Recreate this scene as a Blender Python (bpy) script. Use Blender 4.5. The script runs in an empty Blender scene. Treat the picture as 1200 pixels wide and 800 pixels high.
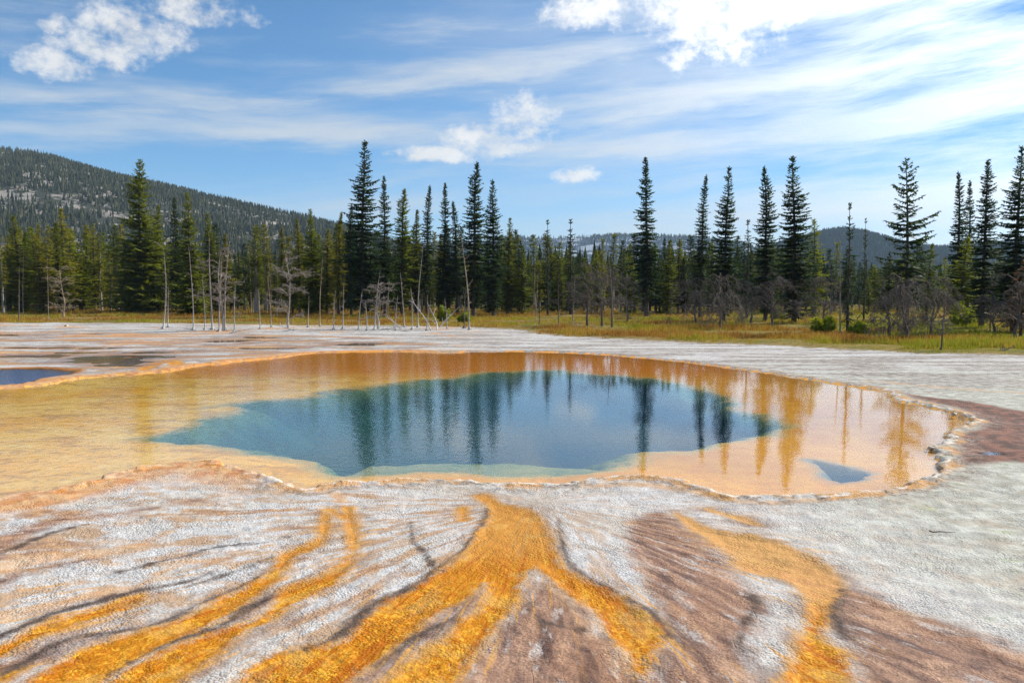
import bpy, math, random
import numpy as np
from mathutils import Vector

random.seed(7)
rng = np.random.default_rng(7)
sc = bpy.context.scene
COL = sc.collection
R = math.radians

# ------------------------------------------------------------------ camera
F, CAMH, HOR = 933.0, 3.0, 345.0
PITCH = math.atan((400 - HOR) / F)
cam_d = bpy.data.cameras.new('camera')
cam_d.sensor_width = 36.0
cam_d.lens = 36.0 * F / 1200.0
cam_d.clip_start, cam_d.clip_end = 0.05, 20000
cam = bpy.data.objects.new('camera', cam_d)
COL.objects.link(cam)
cam.location = (0, 0, CAMH)
cam.rotation_euler = (math.pi / 2 - PITCH, 0, 0)
sc.camera = cam

CP, SP_ = math.cos(PITCH), math.sin(PITCH)


def ray(px, py):
    a, b = (px - 600.0) / F, (400.0 - py) / F
    return (a, b * SP_ + CP, b * CP - SP_)


def gp(px, py, z=0.0):
    d = ray(px, py)
    t = (z - CAMH) / d[2]
    return (d[0] * t, d[1] * t)


def height_at(py, dist):
    d = ray(600, py)
    return CAMH + d[2] / d[1] * dist


# ------------------------------------------------------------------ helpers
def tag(o, label=None, cat=None, group=None, kind=None):
    if label: o['label'] = label
    if cat: o['category'] = cat
    if group: o['group'] = group
    if kind: o['kind'] = kind
    return o


def mesh_np(name, V, Fc, mat=None, smooth=False):
    """V (n,3), Fc (m,k) all faces with k corners"""
    V = np.ascontiguousarray(V, dtype=np.float32)
    Fc = np.ascontiguousarray(Fc, dtype=np.int32)
    m = bpy.data.meshes.new(name)
    k = Fc.shape[1]
    m.vertices.add(len(V)); m.vertices.foreach_set('co', V.ravel())
    m.loops.add(Fc.size); m.loops.foreach_set('vertex_index', Fc.ravel())
    m.polygons.add(len(Fc))
    m.polygons.foreach_set('loop_start', np.arange(0, Fc.size, k, dtype=np.int32))
    m.polygons.foreach_set('loop_total', np.full(len(Fc), k, dtype=np.int32))
    m.polygons.foreach_set('use_smooth', np.full(len(Fc), smooth, dtype=bool))
    m.update(calc_edges=True)
    m.validate()
    if mat: m.materials.append(mat)
    return m


def link(name, mesh, parent=None, loc=None):
    o = bpy.data.objects.new(name, mesh)
    COL.objects.link(o)
    if parent: o.parent = parent
    if loc is not None: o.location = loc
    return o


def fattr(m, name, arr):
    a = m.attributes.new(name, 'FLOAT', 'POINT')
    a.data.foreach_set('value', np.ascontiguousarray(arr, dtype=np.float32))


def vattr(m, name, arr):
    a = m.attributes.new(name, 'FLOAT_VECTOR', 'POINT')
    a.data.foreach_set('vector', np.ascontiguousarray(arr, dtype=np.float32).ravel())


def _hash(ix, iy, s):
    n = (ix.astype(np.int64) * 374761393 + iy.astype(np.int64) * 668265263 + s * 974634777) & 0x7fffffff
    n = ((n ^ (n >> 13)) * 1274126177) & 0x7fffffff
    n = n ^ (n >> 16)
    return (n & 0xffff) / 65535.0


def vnoise(x, y, s=0):
    ix, iy = np.floor(x), np.floor(y)
    fx, fy = x - ix, y - iy
    fx = fx * fx * (3 - 2 * fx); fy = fy * fy * (3 - 2 * fy)
    a = _hash(ix, iy, s); b = _hash(ix + 1, iy, s); c = _hash(ix, iy + 1, s); d = _hash(ix + 1, iy + 1, s)
    return (a * (1 - fx) + b * fx) * (1 - fy) + (c * (1 - fx) + d * fx) * fy


def fbm(x, y, oct=4, s=0):
    r = 0; a = 0.5; t = 0
    for i in range(oct):
        r = r + a * vnoise(x, y, s + i * 17); t += a
        x = x * 2.03 + 11.3; y = y * 2.03 + 5.7; a *= 0.5
    return r / t


def sstep(x, a, b):
    t = np.clip((x - a) / (b - a), 0, 1)
    return t * t * (3 - 2 * t)


def smooth_px(pts, closed=True, n=4):
    P = np.array(pts, float); m = len(P); out = []
    rng_ = range(m) if closed else range(m - 1)
    for i in rng_:
        if closed:
            p0, p1, p2, p3 = P[i - 1], P[i], P[(i + 1) % m], P[(i + 2) % m]
        else:
            p0, p1, p2, p3 = P[max(i - 1, 0)], P[i], P[i + 1], P[min(i + 2, m - 1)]
        for k in range(n):
            t = k / n
            out.append(0.5 * (2 * p1 + (p2 - p0) * t + (2 * p0 - 5 * p1 + 4 * p2 - p3) * t * t + (3 * p1 - p0 - 3 * p2 + p3) * t ** 3))
    if not closed: out.append(P[-1])
    return out


def world_poly(pts, n=4):
    return np.array([gp(*p) for p in smooth_px(pts, True, n)])


CL = 1.6


def sdf_poly(X, Y, poly):
    out = np.full(X.shape, -CL)
    lo, hi = poly.min(0) - CL, poly.max(0) + CL
    idx = np.nonzero((X > lo[0]) & (X < hi[0]) & (Y > lo[1]) & (Y < hi[1]))[0]
    x, y = X[idx], Y[idx]
    d2 = np.full(x.shape, 1e9); ins = np.zeros(x.shape, bool)
    A = poly; B = np.roll(poly, -1, 0)
    for (ax, ay), (bx, by) in zip(A, B):
        ex, ey = bx - ax, by - ay
        L = ex * ex + ey * ey + 1e-12
        t = np.clip(((x - ax) * ex + (y - ay) * ey) / L, 0, 1)
        d2 = np.minimum(d2, (x - ax - t * ex) ** 2 + (y - ay - t * ey) ** 2)
        c = (ay > y) != (by > y)
        if c.any():
            xi = ax + (y - ay) / (ey if abs(ey) > 1e-12 else 1e-12) * ex
            ins ^= c & (x < xi)
    d = np.sqrt(d2)
    out[idx] = np.where(ins, d, -d)
    return out


def sdf_line(X, Y, pts, wpx):
    """pts in photo pixels, wpx half width(s) in pixels"""
    P = smooth_px(pts, False, 4)
    if not isinstance(wpx, (list, tuple)): wpx = [wpx] * len(pts)
    WN = np.interp(np.arange(len(P)) / 4.0, np.arange(len(wpx)), wpx)
    G = np.array([gp(*p) for p in P])
    HW = WN * np.hypot(G[:, 0], G[:, 1]) / F * 1.5
    out = np.full(X.shape, -CL)
    lo, hi = G.min(0) - CL, G.max(0) + CL
    idx = np.nonzero((X > lo[0]) & (X < hi[0]) & (Y > lo[1]) & (Y < hi[1]))[0]
    x, y = X[idx], Y[idx]; best = np.full(x.shape, -CL)
    for i in range(len(G) - 1):
        ax, ay = G[i]; ex, ey = G[i + 1] - G[i]
        L = ex * ex + ey * ey + 1e-12
        t = np.clip(((x - ax) * ex + (y - ay) * ey) / L, 0, 1)
        d = np.sqrt((x - ax - t * ex) ** 2 + (y - ay - t * ey) ** 2)
        best = np.maximum(best, HW[i] * (1 - t) + HW[i + 1] * t - d)
    out[idx] = best
    return out


# ------------------------------------------------------------------ node helper
class NT:
    def __init__(s, tree):
        s.t = tree; s.n = tree.nodes; s.l = tree.links

    def put(s, sock, v):
        if v is None: return
        if hasattr(v, 'is_output'): s.l.new(v, sock)
        else:
            if sock.type == 'RGBA' and len(v) == 3: v = (*v, 1)
            sock.default_value = v

    def m(s, op, a, b=None, c=None, clamp=False):
        n = s.n.new('ShaderNodeMath'); n.operation = op; n.use_clamp = clamp
        for i, v in enumerate((a, b, c)): s.put(n.inputs[i], v)
        return n.outputs[0]

    def vm(s, op, a, b=None):
        n = s.n.new('ShaderNodeVectorMath'); n.operation = op
        s.put(n.inputs[0], a)
        if op == 'SCALE': s.put(n.inputs['Scale'], b)
        elif b is not None: s.put(n.inputs[1], b)
        return n.outputs['Value'] if op in ('DOT_PRODUCT', 'LENGTH') else n.outputs[0]

    def mix(s, f, a, b, mode='MIX'):
        n = s.n.new('ShaderNodeMix'); n.data_type = 'RGBA'; n.blend_type = mode
        s.put(n.inputs[0], f); s.put(n.inputs[6], a); s.put(n.inputs[7], b)
        return n.outputs[2]

    def st(s, x, lo, hi, a=0.0, b=1.0):
        n = s.n.new('ShaderNodeMapRange'); n.interpolation_type = 'SMOOTHSTEP'
        for i, v in enumerate((x, lo, hi, a, b)): s.put(n.inputs[i], v)
        return n.outputs[0]

    def noise(s, vec, scale, detail=4, rough=0.55, dist=0.0):
        n = s.n.new('ShaderNodeTexNoise'); n.noise_dimensions = '3D'
        s.put(n.inputs['Vector'], vec); s.put(n.inputs['Scale'], scale); s.put(n.inputs['Detail'], detail)
        s.put(n.inputs['Roughness'], rough); s.put(n.inputs['Distortion'], dist)
        return n.outputs[0]

    def voro(s, vec, scale, feature='F1'):
        n = s.n.new('ShaderNodeTexVoronoi'); n.feature = feature
        s.put(n.inputs['Vector'], vec); s.put(n.inputs['Scale'], scale)
        return n.outputs['Distance']

    def attr(s, name, vec=False):
        n = s.n.new('ShaderNodeAttribute'); n.attribute_name = name
        return n.outputs['Vector'] if vec else n.outputs['Fac']

    def geo(s, o='Position'):
        return s.n.new('ShaderNodeNewGeometry').outputs[o]

    def comb(s, x, y, z):
        n = s.n.new('ShaderNodeCombineXYZ')
        for i, v in enumerate((x, y, z)): s.put(n.inputs[i], v)
        return n.outputs[0]

    def sep(s, v):
        n = s.n.new('ShaderNodeSeparateXYZ'); s.put(n.inputs[0], v)
        return n.outputs

    def bump(s, h, strength, dist, normal=None):
        n = s.n.new('ShaderNodeBump')
        s.put(n.inputs['Strength'], strength); s.put(n.inputs['Distance'], dist); s.put(n.inputs['Height'], h)
        if normal is not None: s.put(n.inputs['Normal'], normal)
        return n.outputs[0]


def new_mat(name):
    m = bpy.data.materials.new(name); m.use_nodes = True
    nt = NT(m.node_tree); nt.n.clear()
    out = nt.n.new('ShaderNodeOutputMaterial')
    return m, nt, out


def principled(nt, out, col, rough=0.8, normal=None, spec=0.5):
    b = nt.n.new('ShaderNodeBsdfPrincipled')
    nt.put(b.inputs['Base Color'], col); nt.put(b.inputs['Roughness'], rough)
    nt.put(b.inputs['Specular IOR Level'], spec)
    if normal is not None: nt.put(b.inputs['Normal'], normal)
    if out is not None: nt.l.new(b.outputs[0], out.inputs['Surface'])
    return b


# ------------------------------------------------------------------ layout traced on the ground (photo pixels -> metres)
POOL = [(-260, 640), (-120, 612), (0, 588), (60, 577), (100, 568), (140, 558), (170, 550), (200, 545), (240, 543), (270, 550), (293, 558), (318, 561), (335, 566),
        (352, 574), (376, 571), (400, 568), (450, 566), (500, 564), (550, 566), (600, 569), (650, 568), (690, 567), (722, 561), (755, 561),
        (800, 566), (830, 574), (855, 581), (890, 584), (960, 582), (1020, 577), (1062, 571), (1092, 561), (1100, 545), (1092, 532), (1104, 520), (1108, 509),
        (1122, 501), (1136, 494), (1128, 487), (1098, 479), (1070, 473), (1048, 468), (1040, 460), (1000, 453), (950, 445), (900, 437), (850, 430), (800, 424),
        (740, 418), (680, 414), (600, 412), (500, 413), (430, 412), (380, 414), (330, 419), (270, 424), (215, 430), (170, 436), (110, 442), (60, 449), (0, 456), (-150, 474), (-400, 500)]
HOLE = [(178, 507), (205, 500), (238, 489), (258, 481), (276, 474), (262, 471), (237, 473), (262, 468), (300, 465), (340, 462), (385, 455), (430, 449), (480, 444),
        (530, 438), (565, 433), (610, 430), (650, 430), (690, 434), (740, 438), (790, 445), (840, 459), (880, 475), (925, 489), (938, 493), (905, 500), (860, 508), (800, 520),
        (760, 527), (720, 534), (690, 542), (650, 545), (560, 545), (480, 545), (425, 548), (385, 549), (366, 543), (340, 530), (300, 519), (250, 513), (205, 510)]
STRIP = [(395, 551), (425, 535), (480, 531), (550, 530), (620, 531), (665, 535), (700, 541), (660, 549), (550, 551), (430, 554)]
HOLE2 = [(948, 531), (972, 535), (1000, 541), (1020, 550), (1010, 556), (985, 559), (972, 552), (958, 541)]
SIDE = [(-300, 452), (-150, 439), (0, 432), (50, 431), (82, 435), (70, 440), (40, 446), (0, 453), (-120, 464), (-300, 480)]
RED = [(1045, 460), (1100, 467), (1150, 473), (1200, 483), (1290, 500), (1400, 530), (1290, 556), (1200, 546), (1150, 548), (1112, 548), (1112, 525), (1128, 508), (1142, 494), (1125, 483), (1085, 473)]
FLATS = [(-200, 392), (0, 388), (150, 390), (300, 392), (450, 396), (520, 404), (480, 410), (400, 409), (330, 416), (230, 423), (170, 432), (110, 438), (60, 428), (-200, 430)]
MEADOW = [(-420, 379), (0, 379), (200, 380), (330, 382), (480, 383), (590, 386), (640, 393), (720, 398), (800, 402), (880, 405), (960, 409), (1060, 414), (1130, 416), (1200, 418), (1330, 424), (1500, 432), (1800, 390), (1500, 356), (-500, 356)]

OR_POLYS = [
    [(557, 584), (573, 597), (570, 613), (553, 637), (540, 657), (513, 673), (493, 690), (447, 713), (420, 743), (398, 757), (320, 773), (283, 800), (230, 830), (370, 830), (423, 790), (460, 765), (490, 743), (500, 730),
     (533, 713), (560, 695), (568, 687), (590, 690), (628, 668), (646, 662), (648, 650), (643, 630), (633, 610), (620, 600), (587, 592), (573, 583)],
    [(570, 686), (573, 705), (560, 723), (537, 736), (530, 753), (490, 770), (460, 800), (425, 830), (515, 830), (540, 798), (549, 780), (567, 757), (587, 730), (602, 713), (607, 693), (614, 673), (600, 665), (580, 670)],
    [(622, 664), (632, 669), (653, 688), (677, 708), (700, 722), (710, 740), (717, 754), (737, 770), (743, 790), (755, 793), (764, 771), (777, 752), (767, 733), (750, 720), (720, 701), (687, 684), (658, 669), (648, 650), (630, 648)],
    [(377, 606), (374, 630), (358, 641), (332, 650), (325, 665), (309, 678), (283, 692), (240, 713), (213, 730), (180, 739), (123, 753), (83, 772), (47, 797), (10, 830), (80, 830), (123, 800), (133, 790), (200, 755), (253, 731), (280, 714),
     (313, 691), (328, 681), (336, 668), (342, 657), (362, 649), (380, 637), (386, 608)],
    [(412, 620), (411, 650), (397, 666), (367, 680), (333, 692), (323, 709), (309, 726), (277, 736), (233, 750), (187, 769), (143, 797), (100, 830), (170, 830), (220, 794), (258, 768), (277, 748), (321, 728), (331, 717), (360, 703), (400, 681), (416, 655), (420, 625)],
    [(163, 699), (100, 719), (43, 736), (0, 762), (-60, 785), (-60, 800), (0, 773), (33, 754), (100, 731), (161, 710)],
    [(792, 604), (808, 620), (850, 648), (863, 657), (868, 671), (910, 681), (934, 691), (947, 713), (947, 737), (938, 757), (920, 800), (905, 830), (985, 830), (990, 785), (985, 768), (963, 750), (967, 730), (979, 703),
     (984, 687), (967, 666), (940, 650), (883, 631), (842, 626), (812, 613)],
]
OR_LINES = [([(407, 598), (412, 620), (415, 640)], 4), ([(384, 600), (400, 606), (412, 612)], 4), ([(543, 598), (542, 612)], 4), ([(0, 800), (20, 790)], 4), ([(168, 434), (195, 423), (218, 434)], [4, 6, 4]), ([(-20, 457), (30, 450), (55, 446)], [3, 4, 2]), ([(120, 414), (140, 411)], 2),
            ([(830, 600), (870, 612), (885, 618)], [2, 4, 2])]
BR_POLYS = [
    [(563, 690), (500, 730), (423, 790), (400, 830), (445, 830), (490, 771), (531, 754), (539, 737), (575, 704)],
    [(640, 690), (622, 690), (606, 715), (570, 757), (545, 790), (530, 830), (770, 830), (740, 785), (715, 757), (690, 742), (668, 715)],
    [(760, 604), (735, 628), (745, 665), (772, 722), (782, 755), (760, 790), (750, 830), (890, 830), (876, 770), (885, 745), (905, 715), (872, 690), (845, 655), (815, 630), (790, 608)],
    [(982, 692), (1020, 700), (1060, 722), (1120, 742), (1200, 768), (1300, 800), (1300, 830), (1015, 830), (1000, 780), (972, 740), (970, 718)],
]
BR_LINES = [([(-80, 668), (0, 640), (40, 622), (85, 611), (130, 606), (185, 598), (235, 588)], [12, 11, 9, 6, 4, 2, 1]),
            ([(-80, 710), (0, 685), (30, 672), (80, 662), (115, 655)], [6, 6, 5, 3, 1]),
            ([(-60, 810), (0, 790), (40, 775), (80, 757), (120, 750)], [20, 18, 16, 8, 3]),
            ([(330, 700), (300, 716), (275, 730)], [8, 9, 4]),
            ([(640, 672), (655, 690), (690, 730)], [3, 5, 4]),
            ([(-40, 408), (20, 406), (70, 405)], [3, 4, 2]), ([(75, 421), (130, 416), (175, 419)], [3, 6, 4]), ([(225, 408), (300, 402), (400, 398), (490, 397)], [3, 5, 5, 3])]
DK_LINES = [([(0, 750), (50, 727), (110, 708), (150, 696), (190, 690), (222, 683), (250, 674)], [5, 4, 4, 4, 2, 2, 1]),
            ([(0, 798), (40, 772), (85, 750), (125, 744), (182, 735), (216, 720), (245, 705), (285, 688), (312, 674)], [5, 5, 4, 2, 2, 3, 2, 2, 1]),
            ([(120, 795), (170, 768), (220, 749), (260, 737), (285, 718), (318, 704)], [5, 5, 5, 4, 5, 4]),
            ([(330, 772), (385, 757), (412, 738), (440, 713), (485, 692), (512, 671), (538, 654), (552, 634), (568, 612), (571, 600)], [2, 3, 8, 5, 4, 2, 2, 1.5, 2, 2]),
            ([(140, 672), (180, 662), (212, 655), (255, 643), (300, 640), (335, 632)], [3, 2, 1.5, 1.5, 1, 1]),
            ([(481, 615), (485, 640), (497, 650), (506, 668), (520, 672)], [1, 1, 2, 3, 2]),
            ([(655, 610), (660, 645), (676, 672), (720, 698), (765, 725), (785, 750)], [1, 2, 2, 2, 4, 6]),
            ([(440, 785), (490, 752), (535, 728)], [3, 3, 2]),
            ([(618, 720), (640, 735), (685, 745)], [1, 2, 2]),
            ([(872, 698), (886, 712), (872, 738), (866, 770)], [1, 2.5, 2, 1]),
            ([(985, 695), (975, 722), (990, 750)], [4, 5, 3]),
            ([(220, 690), (250, 681), (290, 668), (318, 656)], [1, 1.5, 1, 1]),
            ([(0, 652), (60, 628), (100, 618)], [3, 3, 1])]
PE_LINES = [([(-60, 690), (0, 668), (60, 655), (120, 650), (165, 640), (200, 625)], [14, 13, 10, 8, 4, 2]),
            ([(-60, 745), (0, 728), (60, 712), (110, 697), (150, 690), (190, 680)], [12, 12, 9, 7, 4, 2]),
            ([(160, 690), (200, 668), (240, 660), (272, 668)], [3, 4, 3, 2]),
            ([(1000, 702), (1060, 728), (1110, 750), (1200, 792)], [5, 13, 9, 9]),
            ([(845, 588), (890, 592), (960, 589), (1040, 581), (1085, 568)], [5, 5, 4, 3, 3]),
            ([(690, 574), (750, 570), (800, 576), (850, 586)], [3, 7, 10, 5]),
            ([(735, 617), (780, 620), (830, 640), (870, 665)], [5, 7, 6, 6]),
            ([(370, 575), (392, 582), (400, 590)], [3, 5, 5]),
            ([(-60, 610), (0, 598), (60, 590), (100, 580), (160, 563)], [12, 14, 12, 8, 4]),
            ([(180, 553), (215, 549), (255, 553), (290, 562)], [4, 6, 6, 2]),
            ([(640, 690), (690, 750), (720, 800)], [4, 12, 20]),
            ([(1010, 446), (1100, 455), (1200, 462)], [2, 3, 3]),
            ([(-60, 464), (0, 457), (60, 447), (110, 444), (160, 434), (215, 432), (280, 421), (340, 418), (420, 411)], [2, 6, 1, 4, 1, 6, 1, 3, 1]),
            ([(440, 411), (560, 410), (680, 412), (760, 419), (860, 430), (960, 445)], [1, 1, 1, 1, 1.5, 2])]

# ------------------------------------------------------------------ ground grid (polar, finer where the terrace is near)
fine = np.radians(np.arange(-38.5, 38.51, 0.085))
coarse = np.radians(np.arange(42, 318.1, 4.0))
TH = np.concatenate([fine, coarse])
v = np.concatenate([np.arange(620, 240, -1.35), np.arange(240, 14, -0.85)])
rr = CAMH * F / v
rr = np.concatenate([[0.6, 1.6, 2.6, 3.6], rr, np.geomspace(rr[-1] * 1.05, 6000, 60)])
NR, NC = len(rr), len(TH)
RR, TT = np.meshgrid(rr, TH, indexing='ij')
X = (RR * np.sin(TT)).ravel(); Y = (RR * np.cos(TT)).ravel()
poolw, holew, hole2w, sidew, redw, flatw, meadw = [world_poly(p) for p in (POOL, HOLE, HOLE2, SIDE, RED, FLATS, MEADOW)]
sp = sdf_poly(X, Y, poolw)
# wobble of the shore
wob = (fbm(X * 1.3, Y * 1.3, 3, 3) - 0.5) * 0.45 + (np.abs(fbm(X * 3.5, Y * 3.5, 3, 9) - 0.5) - .1) * 0.45
sp = sp + wob * sstep(Y, 6, 14) + (fbm(X * .35, Y * .3, 4, 13) - .5) * 2.8 * sstep(Y, 19, 27) * sstep(X, 2, -5)
sh = sdf_poly(X, Y, holew) + (fbm(X * .8, Y * .7, 5, 5) - 0.5) * 1.3
sh2 = sdf_poly(X, Y, hole2w) + (fbm(X * 1.6, Y * 1.6, 5, 6) - 0.5) * 0.7
ss = sdf_poly(X, Y, sidew) + (fbm(X * .7, Y * .7, 3, 8) - 0.5) * 0.8
sg = sdf_poly(X, Y, world_poly(STRIP)) + (fbm(X * 1.5, Y * 1.5, 4, 7) - 0.5) * 0.5
sr = sdf_poly(X, Y, redw) + (fbm(X * .8, Y * .8, 3, 12) - 0.5) * 0.7
sf = sdf_poly(X, Y, flatw)
sm = sdf_poly(X, Y, meadw) + (fbm(X * .5, Y * .9, 4, 15) - 0.5) * 1.6
far_m = np.hypot(X, Y) > 150
sm = np.where(far_m, 1.5, sm)
outside_mead = (Y < 20)
sm = np.where(outside_mead & ~far_m, -1.5, sm)
so = np.full(X.shape, -CL); sb = so.copy(); sd = so.copy(); sq = so.copy()
for p in OR_POLYS: so = np.maximum(so, sdf_poly(X, Y, world_poly(p)))
for p, w in OR_LINES: so = np.maximum(so, sdf_line(X, Y, p, w))
for p in BR_POLYS: sb = np.maximum(sb, sdf_poly(X, Y, world_poly(p)))
for p, w in BR_LINES: sb = np.maximum(sb, sdf_line(X, Y, p, w))
for p, w in DK_LINES: sd = np.maximum(sd, sdf_line(X, Y, p, w))
for p, w in PE_LINES: sq = np.maximum(sq, sdf_line(X, Y, p, w))

# heights: the water stands at z = 0
n1 = fbm(X * .25, Y * .25, 3, 21); n2 = fbm(X * 2.2, Y * 2.2, 4, 22); n3 = fbm(X * 9, Y * 9, 3, 23)
near = sstep(np.hypot(X, Y), 60, 25)
z = 0.038 + 0.04 * (n1 - .5) + 0.03 * (n2 - .5) + 0.024 * (n3 - .5) * near
z = np.maximum(z, 0.012)
rimn = fbm(X * 2.5, Y * 2.5, 3, 31)
spc = np.repeat(np.gradient(rr), NC)          # row spacing: keeps the crust smooth where the sheet is coarse
rw = np.maximum(.11, .9 * spc)
z += (0.0 + 0.065 * rimn) * np.exp(-((sp + rw * .9) / rw) ** 2) * np.minimum(1, .2 / rw)
z += near * .03 * np.maximum(0, fbm(X * 6, Y * 6, 3, 35) - .45) * np.exp(-((sp + 0.22) / 0.22) ** 2) * 2
z += 0.02 * fbm(X * 1.5, Y * 1.5, 3, 33) * np.exp(-((sp + 0.55) / 0.35) ** 2)
z -= 0.018 * sstep(so, -0.05, 0.12)
z += 0.05 * sstep(sm, -0.3, 0.6) + 0.25 * sstep(sm, 0, 1.6) * (fbm(X * .15, Y * .15, 3, 41) - .3)
# wet flats (patchy film of water), red margin, side pool
wetn = fbm(X * .22, Y * .45, 4, 51)
z = np.where(sf > 0, z * (1 - sstep(sf, 0, 1)) + sstep(sf, 0, 1) * (0.16 * (wetn - 0.345) + 0.02 * (n2 - .5)), z)
redn = fbm(X * .9, Y * 1.6, 4, 55)
z = np.where(sr > 0, z * (1 - sstep(sr, 0, .5)) + sstep(sr, 0, .5) * (0.12 * (redn - 0.26)), z)
z = np.where(ss > -0.2, z * (1 - sstep(ss, -.2, .4)) + sstep(ss, -.2, .4) * (-0.10), z)
bed = -(0.02 + 0.10 * sstep(sp, 0, 1.5) + 0.04 * (n1 - .4)) - 1.0 * sstep(sh, -0.1, 2.2) * (1 - .93 * sstep(sg, -.15, .35)) - 0.5 * sstep(sh2, 0, .5)
tr_ = np.clip((sp + .03 + .3 * (rw - .11)) / (.11 + 1.2 * (rw - .11)), 0, 1); tr_ = tr_ * tr_ * (3 - 2 * tr_)
z = z * (1 - tr_) + bed * tr_
wet = np.maximum(np.maximum(sstep(sf, 0, .8) * sstep(wetn, .54, .42), .75 * sstep(sr, -.1, .3)), sstep(ss, -.5, 0))

FC = (0.3, 11.2)
dx, dy = X - FC[0], Y - FC[1]
flow = np.stack([np.arctan2(dx, -dy) * 5.0, np.hypot(dx, dy) * 0.55, np.zeros_like(X)], 1)

V = np.stack([X, Y, z], 1)
i = np.arange(NR - 1)[:, None]; j = np.arange(NC)[None, :]
jn = (j + 1) % NC
Q = np.stack([i * NC + j, i * NC + jn, (i + 1) * NC + jn, (i + 1) * NC + j], -1).reshape(-1, 4)
# smooth normals of the whole sheet, kept where it is split into objects
a_, b_, c_, d_ = [V[Q[:, k]] for k in range(4)]
fn = np.cross(c_ - a_, d_ - b_)
VN = np.zeros_like(V)
for k in range(4): np.add.at(VN, Q[:, k], fn)
VN /= np.linalg.norm(VN, axis=1, keepdims=True) + 1e-12
VN[VN[:, 2] < 0] *= -1


def sub_sheet(name, mask, mat):
    q = Q[mask]
    u, inv = np.unique(q, return_inverse=True)
    m = mesh_np(name, V[u], inv.reshape(-1, 4), mat, True)
    for nm, ar in (('sp', sp), ('sh', sh), ('sh2', sh2), ('sg', sg), ('so', so), ('sb', sb), ('sd', sd), ('sq', sq), ('sr', sr), ('ss', ss), ('sf', sf), ('wet', wet), ('sm', sm)):
        fattr(m, nm, ar[u])
    vattr(m, 'flow', flow[u])
    m.normals_split_custom_set_from_vertices([tuple(n) for n in VN[u]])
    return link(name, m)


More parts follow.
